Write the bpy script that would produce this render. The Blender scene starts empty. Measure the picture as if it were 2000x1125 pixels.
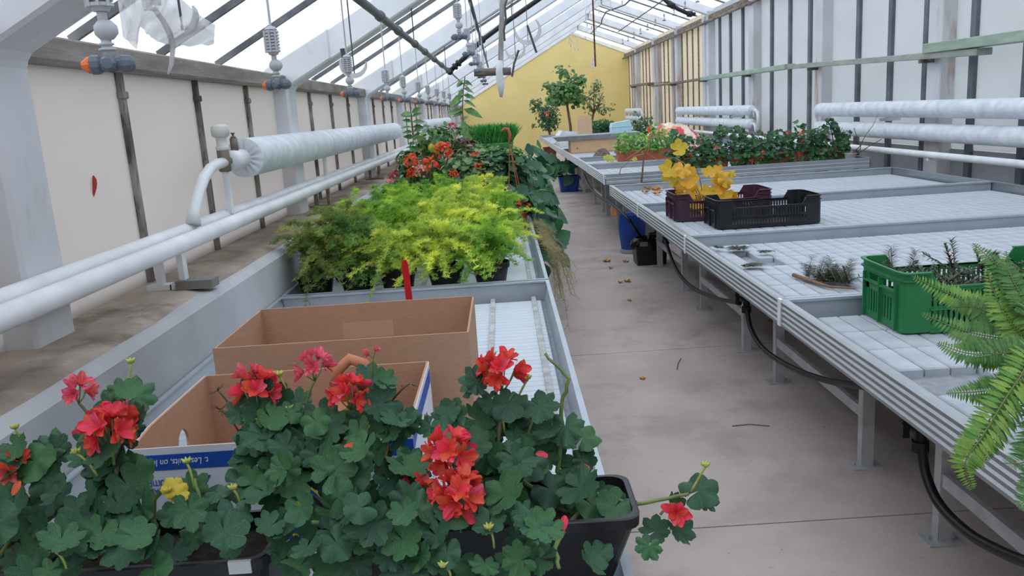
import bpy, bmesh, math, random
from mathutils import Vector, Matrix, noise
random.seed(7)
R_ = random.Random(11)
S = bpy.context.scene
COL = S.collection

# ------------------------------------------------------------------ camera, world, exposure
CAM = Vector((0.0, 0.0, 1.65))
FPX = 1600.0
pitch, roll = math.radians(12.15), math.radians(-3.7)
_F = Vector((0, math.cos(pitch), -math.sin(pitch)))
_R0 = Vector((1, 0, 0)); _U0 = _R0.cross(_F)
_R = _R0*math.cos(roll) + _U0*math.sin(roll)
_U = -_R0*math.sin(roll) + _U0*math.cos(roll)
cd = bpy.data.cameras.new('camera'); cam = bpy.data.objects.new('camera', cd); COL.objects.link(cam)
cd.sensor_width = 36.0; cd.lens = 36.0*FPX/2000.0; cd.clip_start = 0.02; cd.clip_end = 400
mw = Matrix((_R, _U, -_F)).transposed().to_4x4(); mw.translation = CAM
cam.matrix_world = mw
S.camera = cam
w = bpy.data.worlds.new('overcast_sky'); S.world = w; w.use_nodes = True
bg = w.node_tree.nodes['Background']; bg.inputs[0].default_value = (0.95, 0.975, 1.0, 1); bg.inputs[1].default_value = 1.9
sl = bpy.data.lights.new('sun', 'SUN'); sl.energy = 1.1; sl.angle = math.radians(60); sl.color = (1, .97, .93)
so = bpy.data.objects.new('sun', sl); COL.objects.link(so); so.rotation_euler = (math.radians(18), math.radians(-14), 0); so.location = (0, 10, 12)
S.view_settings.view_transform = 'Standard'; S.view_settings.look = 'None'; S.view_settings.gamma = 1.0
S.view_settings.use_curve_mapping = False
S.view_settings.exposure = 0.08

# ------------------------------------------------------------------ helpers
def ray(u, v): return _F + _R*((u-1000.0)/FPX) - _U*((v-562.5)/FPX)
def P(u, v, x=None, y=None, z=None):          # photo pixel -> point on the plane x=, y= or z= it touches
    d = ray(u, v)
    t = (x-CAM.x)/d.x if x is not None else (y-CAM.y)/d.y if y is not None else (z-CAM.z)/d.z
    return CAM + d*t

class MB:
    def __init__(s): s.v=[]; s.f=[]; s.m=[]; s.c=None
    def add(s, vs, fs, m=0):
        o=len(s.v); s.v.extend(vs); s.f.extend([tuple(i+o for i in f) for f in fs]); s.m.extend([m]*len(fs)); return s
    def box(s, x0,x1,y0,y1,z0,z1, m=0):
        return s.add([(x0,y0,z0),(x1,y0,z0),(x1,y1,z0),(x0,y1,z0),(x0,y0,z1),(x1,y0,z1),(x1,y1,z1),(x0,y1,z1)],
            [(0,3,2,1),(4,5,6,7),(0,1,5,4),(1,2,6,5),(2,3,7,6),(3,0,4,7)], m)
    def beam(s, a, b, wd, h, up=(0,0,1), m=0):       # bar from a to b, width wd, height h (centred)
        a=Vector(a); b=Vector(b); d=(b-a).normalized(); up=Vector(up)
        sd=d.cross(up)
        if sd.length<1e-4: sd=d.cross(Vector((0,1,0)))
        sd.normalize(); u=sd.cross(d)
        vs=[]
        for p in (a,b):
            for i,j in ((-1,-1),(1,-1),(1,1),(-1,1)): vs.append(tuple(p+sd*(wd/2*i)+u*(h/2*j)))
        return s.add(vs,[(0,1,2,3),(7,6,5,4),(0,4,5,1),(1,5,6,2),(2,6,7,3),(3,7,4,0)],m)
    def tube(s, pts, r, n=8, m=0, caps=True):
        pts=[Vector(p) for p in pts]; k=len(pts)
        rs=r if isinstance(r,(list,tuple)) else [r]*k
        vs=[]; prev=None
        for i,p in enumerate(pts):
            t=(pts[min(i+1,k-1)]-pts[max(i-1,0)])
            if t.length<1e-9: t=Vector((0,0,1))
            t.normalize()
            if prev is None:
                a=Vector((0,0,1)) if abs(t.z)<.9 else Vector((1,0,0))
                nrm=t.cross(a).normalized()
            else:
                nrm=prev-t*prev.dot(t)
                if nrm.length<1e-6: nrm=t.orthogonal()
                nrm.normalize()
            prev=nrm; b=t.cross(nrm)
            for j in range(n):
                an=2*math.pi*j/n; vs.append(tuple(p+(nrm*math.cos(an)+b*math.sin(an))*rs[i]))
        fs=[]
        for i in range(k-1):
            for j in range(n):
                a=i*n+j; c=i*n+(j+1)%n; fs.append((a,c,c+n,a+n))
        if caps: fs.append(tuple(range(n-1,-1,-1))); fs.append(tuple((k-1)*n+j for j in range(n)))
        return s.add(vs,fs,m)
    def lathe(s, prof, n=20, M=None, m=0, caps=False):
        vs=[]; fs=[]
        for r,z in prof:
            for j in range(n):
                a=2*math.pi*j/n; p=Vector((r*math.cos(a),r*math.sin(a),z)); vs.append(tuple(M@p if M else p))
        for i in range(len(prof)-1):
            for j in range(n):
                a=i*n+j; c=i*n+(j+1)%n; fs.append((a,c,c+n,a+n))
        if caps: fs.append(tuple(range(n-1,-1,-1))); fs.append(tuple((len(prof)-1)*n+j for j in range(n)))
        return s.add(vs,fs,m)
    def prism(s, poly, axis, a, b, m=0):             # poly of 2D points, extruded along axis from a to b
        n=len(poly)
        def mk(p,t):
            return (t,p[0],p[1]) if axis=='x' else (p[0],t,p[1]) if axis=='y' else (p[0],p[1],t)
        vs=[mk(p,a) for p in poly]+[mk(p,b) for p in poly]
        fs=[tuple(range(n)),tuple(range(2*n-1,n-1,-1))]+[(i,n+i,n+(i+1)%n,(i+1)%n) for i in range(n)]
        return s.add(vs,fs,m)
    def xf(s, M): s.v=[tuple(M@Vector(p)) for p in s.v]; return s
    def mesh(s, name, mats, smooth=False):
        me=bpy.data.meshes.new(name); me.from_pydata(s.v,[],s.f)
        for mt in (mats if isinstance(mats,(list,tuple)) else [mats]): me.materials.append(mt)
        if any(s.m): me.polygons.foreach_set('material_index', s.m)
        if smooth: me.polygons.foreach_set('use_smooth',[True]*len(me.polygons))
        if s.c:
            at=me.color_attributes.new('tint','FLOAT_COLOR','POINT')
            fl=[]
            for c in s.c: fl.extend((c,c,c,1))
            at.data.foreach_set('color',fl)
        me.update()
        return me
    def build(s, name, mats, parent=None, smooth=False, fix=False, bevel=0):
        me=s.mesh(name,mats,smooth)
        if fix or bevel:
            bm=bmesh.new(); bm.from_mesh(me)
            bmesh.ops.recalc_face_normals(bm,faces=bm.faces)
            if bevel:
                bmesh.ops.remove_doubles(bm,verts=bm.verts,dist=1e-5)
                bmesh.ops.bevel(bm,geom=[e for e in bm.edges if len(e.link_faces)==2 and e.calc_face_angle(0)>.5],offset=bevel,segments=1,affect='EDGES',profile=.5)
            bm.to_mesh(me); bm.free()
        return ob(name,me,parent)
def ob(name, me, parent=None, M=None):
    o=bpy.data.objects.new(name,me); COL.objects.link(o)
    if parent: o.parent=parent
    if M is not None: o.matrix_local=M
    return o
def tag(o,label=None,cat=None,group=None,kind=None):
    if label: o['label']=label
    if cat: o['category']=cat
    if group: o['group']=group
    if kind: o['kind']=kind
    return o
def thing(name,label,cat,loc=(0,0,0),rz=0,group=None):
    o=bpy.data.objects.new(name,None); COL.objects.link(o); o.location=loc; o.rotation_euler=(0,0,rz); o.empty_display_size=.1
    return tag(o,label,cat,group)
def struct(o): o['kind']='structure'; return o
def stuff(o): o['kind']='stuff'; return o
def copy_tree(o,parent=None):
    c=o.copy(); COL.objects.link(c)
    if parent: c.parent=parent
    for ch in list(o.children): copy_tree(ch,c)
    return c
def T(x,y,z): return Matrix.Translation((x,y,z))
def RX(a): return Matrix.Rotation(a,4,'X')
def RY(a): return Matrix.Rotation(a,4,'Y')
def RZ(a): return Matrix.Rotation(a,4,'Z')
def SC(x,y=None,z=None):
    return Matrix.Diagonal((x,x if y is None else y,x if z is None else z,1))
def along(a,b):                                     # matrix mapping local z to a->b, at a
    d=(Vector(b)-Vector(a)).normalized(); q=Vector((0,0,1)).rotation_difference(d)
    return Matrix.Translation(a)@q.to_matrix().to_4x4()

# ------------------------------------------------------------------ materials
def srgb(h):
    r=[]
    for c in h: 
        c/=255.0; r.append(c/12.92 if c<=.04045 else ((c+.055)/1.055)**2.4)
    return tuple(r)
MATS={}
def mat(name,rgb,rough=.6,metal=0.0,var=.12,scale=6.0,rgb2=None,bump=0.0,bscale=60.0,spec=.4,trans=0.0,rnd=0.0,tint=False,coat=0.0,detail=4.0,stretch=None):
    if name in MATS: return MATS[name]
    m=bpy.data.materials.new(name); m.use_nodes=True; nt=m.node_tree; N=nt.nodes; L=nt.links
    pr=N['Principled BSDF']; out=N['Material Output']
    c=srgb(rgb); c2=srgb(rgb2) if rgb2 else tuple(min(1,x*(1+var)) for x in c); c1=c if rgb2 else tuple(x*(1-var) for x in c)
    tc=N.new('ShaderNodeTexCoord'); src=tc.outputs['Object']
    if stretch:
        mp=N.new('ShaderNodeMapping'); mp.inputs['Scale'].default_value=stretch; L.new(src,mp.inputs[0]); src=mp.outputs[0]
    nz=N.new('ShaderNodeTexNoise'); nz.inputs['Scale'].default_value=scale; nz.inputs['Detail'].default_value=detail; L.new(src,nz.inputs['Vector'])
    rp=N.new('ShaderNodeValToRGB'); rp.color_ramp.elements[0].position=.32; rp.color_ramp.elements[1].position=.68
    rp.color_ramp.elements[0].color=(*c1,1); rp.color_ramp.elements[1].color=(*c2,1); L.new(nz.outputs['Fac'],rp.inputs[0])
    col=rp.outputs[0]
    if rnd or tint:
        hs=N.new('ShaderNodeHueSaturation'); L.new(col,hs.inputs['Color'])
        mr=N.new('ShaderNodeMapRange'); a=rnd or .35; mr.inputs[3].default_value=1-a; mr.inputs[4].default_value=1+a
        if tint:
            at=N.new('ShaderNodeAttribute'); at.attribute_name='tint'; L.new(at.outputs['Fac'],mr.inputs[0])
        else:
            oi=N.new('ShaderNodeObjectInfo'); L.new(oi.outputs['Random'],mr.inputs[0])
        L.new(mr.outputs[0],hs.inputs['Value'])
        mr2=N.new('ShaderNodeMapRange'); mr2.inputs[3].default_value=.5-.045*a/.35; mr2.inputs[4].default_value=.5+.02
        L.new((at.outputs['Fac'] if tint else oi.outputs['Random']),mr2.inputs[0])
        if trans: 
            iv=N.new('ShaderNodeMath'); iv.operation='SUBTRACT'; iv.inputs[0].default_value=1.0; L.new(mr2.outputs[0],iv.inputs[1]); L.new(iv.outputs[0],hs.inputs['Hue'])
        col=hs.outputs[0]
    L.new(col,pr.inputs['Base Color'])
    pr.inputs['Roughness'].default_value=rough; pr.inputs['Metallic'].default_value=metal
    pr.inputs['Specular IOR Level'].default_value=spec
    if coat: pr.inputs['Coat Weight'].default_value=coat
    if bump:
        n2=N.new('ShaderNodeTexNoise'); n2.inputs['Scale'].default_value=bscale; n2.inputs['Detail'].default_value=6; L.new(src,n2.inputs['Vector'])
        bp=N.new('ShaderNodeBump'); bp.inputs['Strength'].default_value=bump; bp.inputs['Distance'].default_value=.01; L.new(n2.outputs['Fac'],bp.inputs['Height']); L.new(bp.outputs[0],pr.inputs['Normal'])
    if trans:
        tr=N.new('ShaderNodeBsdfTranslucent'); L.new(col,tr.inputs['Color'])
        mx=N.new('ShaderNodeMixShader'); mx.inputs[0].default_value=trans; L.new(pr.outputs[0],mx.inputs[1]); L.new(tr.outputs[0],mx.inputs[2]); L.new(mx.outputs[0],out.inputs['Surface'])
    MATS[name]=m; return m
def panemat(name,tint,clear,transl,rough=.5,scale=(1,1,1),dirt=(.75,.72,.68),dirtamt=.35):
    """twin-wall polycarbonate: part clear, part milky"""
    m=bpy.data.materials.new(name); m.use_nodes=True; nt=m.node_tree; N=nt.nodes; L=nt.links
    pr=N['Principled BSDF']; out=N['Material Output']
    tc=N.new('ShaderNodeTexCoord'); mp=N.new('ShaderNodeMapping'); mp.inputs['Scale'].default_value=scale; L.new(tc.outputs['Object'],mp.inputs[0])
    nz=N.new('ShaderNodeTexNoise'); nz.inputs['Scale'].default_value=1.0; nz.inputs['Detail'].default_value=5; L.new(mp.outputs[0],nz.inputs[0])
    rp=N.new('ShaderNodeValToRGB'); rp.color_ramp.elements[0].position=.35; rp.color_ramp.elements[1].position=.75
    t=srgb(tint); rp.color_ramp.elements[0].color=(*t,1); rp.color_ramp.elements[1].color=(*[a*(1-dirtamt+dirtamt*b) for a,b in zip(t,dirt)],1)
    L.new(nz.outputs['Fac'],rp.inputs[0]); L.new(rp.outputs[0],pr.inputs['Base Color'])
    pr.inputs['Roughness'].default_value=rough; pr.inputs['Specular IOR Level'].default_value=.3
    tl=N.new('ShaderNodeBsdfTranslucent'); L.new(rp.outputs[0],tl.inputs[0])
    tp=N.new('ShaderNodeBsdfTransparent'); L.new(rp.outputs[0],tp.inputs[0])
    m1=N.new('ShaderNodeMixShader'); m1.inputs[0].default_value=transl; L.new(pr.outputs[0],m1.inputs[1]); L.new(tl.outputs[0],m1.inputs[2])
    m2=N.new('ShaderNodeMixShader'); m2.inputs[0].default_value=clear; L.new(m1.outputs[0],m2.inputs[1]); L.new(tp.outputs[0],m2.inputs[2]); L.new(m2.outputs[0],out.inputs[0])
    return m

m_concrete=mat('concrete_floor',(176,163,156),.85,var=.2,scale=1.6,rgb2=(206,192,184),bump=.25,bscale=35,detail=9)
m_render=mat('cement_render',(158,160,162),.9,var=.1,scale=1.5,rgb2=(186,187,189),bump=.4,bscale=18,detail=8)
m_silltop=mat('weathered_sill',(120,107,95),.95,scale=2.2,rgb2=(182,168,154),bump=.6,bscale=25,detail=9)
m_white=mat('white_paint',(222,224,228),.5,var=.06,scale=3,rgb2=(238,240,243),bump=.05)
m_whitepost=mat('white_painted_post',(200,201,204),.6,scale=1.3,rgb2=(226,227,231),bump=.1,detail=7)
m_whitepipe=mat('white_gloss_pipe',(212,215,218),.35,var=.05,scale=5,rgb2=(232,234,236))
m_cover=mat('white_fabric_cover',(196,204,210),.75,scale=9,rgb2=(224,228,232),bump=.12,bscale=25,stretch=(1,1,1))
m_bar=mat('weathered_bar',(92,86,80),.8,scale=5,rgb2=(168,162,154),detail=8)
m_darkbar=mat('dark_grey_bar',(84,90,98),.6,scale=4,rgb2=(108,114,122))
m_roofbar=mat('dark_roof_bar',(78,80,84),.6,scale=8,rgb2=(122,124,128))
m_eave=mat('weathered_eave_wood',(118,110,104),.85,scale=3,rgb2=(158,150,143),bump=.3,bscale=20,stretch=(6,1,6),detail=8)
m_oldwood=mat('old_grey_wood',(96,84,74),.85,scale=5,rgb2=(150,138,126),bump=.3,stretch=(4,1,4),detail=8)
m_greenboard=mat('green_painted_board',(138,158,140),.7,scale=4,rgb2=(168,182,166),bump=.15,stretch=(4,1,4))
m_yellow=mat('yellow_wall_paint',(224,203,132),.8,var=.04,scale=1.2,rgb2=(231,211,144),bump=.1)
m_alu=mat('aluminium_profile',(176,180,184),.34,metal=.85,var=.05,scale=10)
m_alu_in=mat('aluminium_rim',(168,176,184),.5,metal=.35,var=.05,scale=5,rgb2=(180,187,194))
m_tile=mat('white_foam_tile',(163,169,175),.75,scale=9,rgb2=(182,188,194),bump=.08,rnd=.03,detail=6)
m_sheet=mat('grey_tray_sheet',(128,132,138),.6,scale=30,rgb2=(148,152,158),bump=.3,bscale=30)
m_slat=mat('white_plastic_slat',(190,198,204),.55,scale=4,rgb2=(206,214,220),rnd=.02)
m_leg=mat('galvanised_leg',(176,177,178),.5,metal=.3,var=.1,scale=12,rgb2=(198,199,200))
m_blackrub=mat('black_rubber',(20,20,22),.45,var=.2)
m_blackpl=mat('black_plastic',(26,25,27),.4,scale=20,rgb2=(38,37,40))
m_soil=mat('potting_soil',(38,30,26),.95,scale=40,rgb2=(62,50,42),bump=.8,bscale=60)
p_roof=panemat('roof_polycarbonate',(240,244,250),.62,.75,.5,(.6,1.5,.6),dirtamt=.15)
p_left=panemat('left_polycarbonate',(220,217,216),.10,.62,.5,(1,1,.8),dirtamt=.15)
p_right=panemat('right_polycarbonate',(222,226,230),.12,.62,.5,(1,.8,2.2),dirtamt=.2)
p_cream=panemat('cream_board',(244,236,218),.04,.45,.6,(2,2,.6),dirtamt=.25)

def overlay(m,rgb,scale,lo,hi,stretch=(1,1,1),zband=None,amt=.8):
    """stains with their own shape: a thresholded noise mixed over the base colour"""
    nt=m.node_tree; N=nt.nodes; L=nt.links; pr=N['Principled BSDF']; src=pr.inputs['Base Color'].links[0].from_socket
    tc=N.new('ShaderNodeTexCoord'); mp=N.new('ShaderNodeMapping'); mp.inputs['Scale'].default_value=stretch; L.new(tc.outputs['Object'],mp.inputs[0])
    nz=N.new('ShaderNodeTexNoise'); nz.inputs['Scale'].default_value=scale; nz.inputs['Detail'].default_value=8; nz.inputs['Roughness'].default_value=.65; L.new(mp.outputs[0],nz.inputs['Vector'])
    mr=N.new('ShaderNodeMapRange'); mr.inputs[1].default_value=lo; mr.inputs[2].default_value=hi; mr.inputs[4].default_value=amt; L.new(nz.outputs['Fac'],mr.inputs[0]); fac=mr.outputs[0]
    if zband:
        sp=N.new('ShaderNodeSeparateXYZ'); L.new(tc.outputs['Object'],sp.inputs[0]); cr=N.new('ShaderNodeMapRange'); cr.interpolation_type='SMOOTHSTEP'
        cr.inputs[1].default_value=zband[0]; cr.inputs[2].default_value=zband[1]; L.new(sp.outputs['Z'],cr.inputs[0])
        lt=N.new('ShaderNodeMath'); lt.operation='LESS_THAN'; lt.inputs[1].default_value=zband[2]; L.new(sp.outputs['Z'],lt.inputs[0])
        mm=N.new('ShaderNodeMath'); mm.operation='MULTIPLY'; L.new(cr.outputs[0],mm.inputs[0]); L.new(lt.outputs[0],mm.inputs[1])
        m2=N.new('ShaderNodeMath'); m2.operation='MULTIPLY'; L.new(mm.outputs[0],m2.inputs[0]); L.new(fac,m2.inputs[1]); fac=m2.outputs[0]
    mx=N.new('ShaderNodeMix'); mx.data_type='RGBA'; L.new(fac,mx.inputs[0]); L.new(src,mx.inputs[6]); mx.inputs[7].default_value=(*srgb(rgb),1); L.new(mx.outputs[2],pr.inputs['Base Color'])
overlay(m_concrete,(132,116,104),2.2,.50,.70,amt=.6)
overlay(m_concrete,(150,128,112),.8,.5,.7,amt=.45)
overlay(m_concrete,(86,76,70),26,.66,.72,amt=.7)
overlay(m_concrete,(214,204,198),1.1,.55,.75,amt=.5)
overlay(m_silltop,(84,76,58),3.5,.52,.68,amt=.7)
overlay(m_silltop,(200,190,180),5,.58,.7,amt=.5)
overlay(m_render,(140,138,136),2.2,.55,.75,(1,1,.4),amt=.5)
overlay(m_bar,(60,54,48),9,.52,.6,(4,4,1),amt=.7)
overlay(m_whitepost,(150,144,138),4,.58,.75,(1,1,.5),amt=.5)
m_rustpost=mat('rust_stained_post',(190,190,192),.6,scale=1.3,rgb2=(216,216,220),bump=.1,detail=7)
overlay(m_rustpost,(156,104,62),2.2,.52,.70,(2,3,.5),zband=(2.75,2.1,2.8),amt=.75)
m_agedpost=mat('aged_post',(156,148,140),.8,scale=3,rgb2=(206,202,198),stretch=(2,2,.4),detail=8)
overlay(m_agedpost,(112,98,86),3,.5,.65,(2,2,.3),zband=(2.2,1.0,2.3),amt=.8)
# ------------------------------------------------------------------ the greenhouse shell
XL, XR, YB, YF = -1.56, 5.0, 32.4, -2.2
ZEL, ZER, XRG, ZRG = 2.13, 3.70, 2.86, 4.53
FRAMES=[2.55+3.4*i for i in range(-1,9)]
outg=struct(MB().box(-40,45,-30,70,-.3,-.12).build('ground_outside',mat('outside_ground',(96,98,88),.95,scale=.5,rgb2=(130,128,118))))
fl=struct(MB().box(XL-.3,XR+.2,YF,YB+.1,-.12,-.03).build('floor',mat('sub_slab',(80,76,72),.95)))
cuts=[YF,-.3,2.95,5.35,8.4,11.6,15.2,19,23,27.5,YB]
for a,b in zip(cuts,cuts[1:]):
    MB().box(XL-.25,XR+.15,a+.004,b-.004,-.03,0).build('slab',m_concrete,fl)
# left wall
tp=struct(MB().prism([(XL-.22,-.1),(-1.19,-.1),(-1.19,.99),(-1.215,1.015),(XL-.22,1.03)],'y',YF,YB).build('trim_1',m_render,fix=True))
seg=[];ny=140;nx=7
top=MB()
for i in range(ny+1):
    y=YF+(YB-YF)*i/ny
    for j in range(nx+1):
        e=noise.noise((y*1.7,3.1,0))*.03+noise.noise((y*6,7.1,0))*.008
        x=XL-.1+(-1.245+e-(XL-.1))*j/nx
        z=1.030+noise.noise((x*6,y*3,1.5))*.006 if j<nx else 1.016
        top.v.append((x,y,z))
for i in range(ny):
    for j in range(nx):
        a=i*(nx+1)+j; top.f.append((a,a+1,a+nx+2,a+nx+1)); top.m.append(0)
top.build('sill_top',m_silltop,tp,smooth=True)
wl=struct(MB().box(XL-.04,XL+.10,YF,YB,1.905,1.99).build('wall_left',m_eave,bevel=.008))
tl2=struct(MB().box(XL-.05,XL-.03,YF,YB,1.03,1.06).build('trim_2',m_whitepost))
tr3=struct(MB().box(XR-.16,XR-.02,YF,YB,ZER-.32,ZER-.2).build('trim_3',m_oldwood,bevel=.01))
LB=sorted(FRAMES+[f+.85*k+.08 for f in FRAMES for k in (1,2,3)])
LB=[b for b in LB if YF<b<YB]+[YB]
pm=None; prevb=YF
for b in LB:
    MB().box(XL-.01,XL,prevb+.006,b-.006,1.02,1.92).build('panel',p_left,wl)
    prevb=b
    if min(abs(b-f) for f in FRAMES)<.05 or b==YB: continue
    q=MB().box(XL-.012,XL+.022,b-.018,b+.018,1.02,1.92)
    q.box(XL-.012,XL+.030,b-.024,b+.024,1.80,1.83)
    q.build('glazing_bar',m_bar,wl,bevel=.004)
# frames
def rafterpts(f,dz=0): return [(XL+.02,f,ZEL+dz),(XRG,f,ZRG+dz),(XR-.02,f,ZER+dz)]
ceil=struct(MB().beam((XRG,YF,ZRG-.05),(XRG,YB,ZRG-.05),.12,.12).build('ceiling',m_white,bevel=.01))
wr=struct(MB().box(XR,XR+.2,YF,YB,-.1,.42).build('wall_right',m_render))
for f in FRAMES:
    # left post: tapering concrete column that bends into the rafter
    q=MB()
    prof=[(XL-.05,1.0),(XL+.10,1.0),(XL+.10,1.885),(XL+.125,1.92),(XL+.42,2.078),(XL+.42,2.285),(XL-.05,2.04)]
    q.prism(prof,'y',f-.115,f+.115)
    q.build('post',m_whitepost,tl2,fix=True,bevel=.012)
    s1=(ZRG-ZEL)/(XRG-XL)
    q=MB(); q.prism([(XL+.40,2.065+0),(XL+.40,2.27),(XRG+.02,ZRG-.06),(XRG+.02,ZRG-.25)],'y',f-.10,f+.10)
    q.build('rafter',m_white,ceil,fix=True,bevel=.01)
    q=MB(); q.prism([(XRG-.02,ZRG-.25),(XRG-.02,ZRG-.06),(XR-.02,ZER-.05),(XR-.02,ZER-.24)],'y',f-.10,f+.10)
    q.build('rafter',m_white,ceil,fix=True,bevel=.01)
    MB().box(XR-.17,XR+.02,f-.15,f+.15,0,ZER-.1).build('post',m_rustpost,tr3,bevel=.012)
# roof panes and bars: left slope
def slope(y,t,left,off=0):
    if left: x=XL-.12+(XRG-XL+.12)*t; z=ZEL-.065+(ZRG-ZEL+.065)*t
    else: x=XRG+(XR+.15-XRG)*t; z=ZRG+(ZER-.055-ZRG)*t
    return (x,y,z+off)
rb=[YF+.0]
ys=sorted([f+.85*k for f in FRAMES for k in (0,1,2,3)])
ys=[y for y in ys if YF<y<YB-.2]
edges=[YF]+ys+[YB]
for left in (True,False):
    for a,b in zip(edges,edges[1:]):
        for t0,t1 in (((0,.34),(.34,.67),(.67,1)) if left else ((0,.5),(.5,1))):
            lo=-.012*(t0>0)
            p=[slope(a+.004,t0,left,.010),slope(b-.004,t0,left,.010),slope(b-.004,t1+.006,left,0),slope(a+.004,t1+.006,left,0)]
            MB().add(p+[(x,y,z+.008) for x,y,z in p],[(0,3,2,1),(4,5,6,7),(0,1,5,4),(1,2,6,5),(2,3,7,6),(3,0,4,7)]).build('pane',p_roof,ceil)
    for y in ys:
        if min(abs(y-f) for f in FRAMES)<.05: continue
        MB().beam(slope(y,0,left,-.03),slope(y,1,left,-.03),.024,.034).build('glazing_bar',m_roofbar,ceil)
# right eave
# right wall: grey twin-wall panels with dark bars, then cream boards in old wood
m_lowpan=mat('grey_lower_panel',(150,153,157),.7,scale=2,rgb2=(170,173,177))
rbars=[5.1,6.0,6.95,7.9,8.81,9.79,10.68,11.64,13.45,14.37,15.32,17.13,18.03,18.9]
near_edges=sorted([YF]+[0.2,1.1,2,2.9,3.4,4.2]+rbars+[f for f in FRAMES if 0<f<19.6]+[19.7])
for a,b in zip(near_edges,near_edges[1:]):
    if b-a<.05: continue
    MB().box(XR-.012,XR,a+.005,b-.005,.945,ZER-.05).build('panel',p_right,wr)
    MB().box(XR-.014,XR,a+.005,b-.005,.42,.935).build('lower_panel',m_lowpan,wr)
for b in rbars:
    MB().box(XR-.055,XR-.005,b-.05,b+.05,.42,ZER-.2).build('glazing_bar',m_darkbar,wr,bevel=.004)
far=[19.7+.62*i for i in range(21)]
far=[y for y in far if y<YB-.1]+[YB]
for a,b in zip(far,far[1:]):
    MB().box(XR-.012,XR,a+.006,b-.006,.42,ZER-.05).build('board_panel',p_cream,wr)
    MB().box(XR-.045,XR-.005,a-.012,a+.012,.42,ZER-.2).build('glazing_bar',m_oldwood,wr,bevel=.004)
for y in (19.75,):
    MB().box(XR-.2,XR,y-.12,y+.12,0,ZER-.2).build('post',m_rustpost,tr3,bevel=.012)
for y in (23.6,25.9,30.6):
    MB().box(XR-.14,XR,y-.12,y+.12,0,ZER-.2).build('post',m_agedpost,tr3,bevel=.012)
# gables
gp=[(XL-.1,-.1),(XR+.1,-.1),(XR+.1,ZER-.09),(XRG,ZRG-.06),(XL-.1,ZEL-.09)]
wb=struct(MB().prism(gp,'y',YB,YB+.25).build('wall_back',m_yellow,fix=True))
MB().prism([(XL,ZEL-.2),(XRG,ZRG-.16),(XRG,ZRG-.07),(XL,ZEL-.11)],'y',YB-.03,YB).build('barge_strip',m_white,wb,fix=True)
MB().prism([(XRG,ZRG-.16),(XR,ZER-.20),(XR,ZER-.1),(XRG,ZRG-.07)],'y',YB-.03,YB).build('barge_strip',m_white,wb,fix=True)
wf=struct(MB().prism(gp,'y',YF-.05,YF).build('wall_front',p_left,fix=True))

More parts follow.
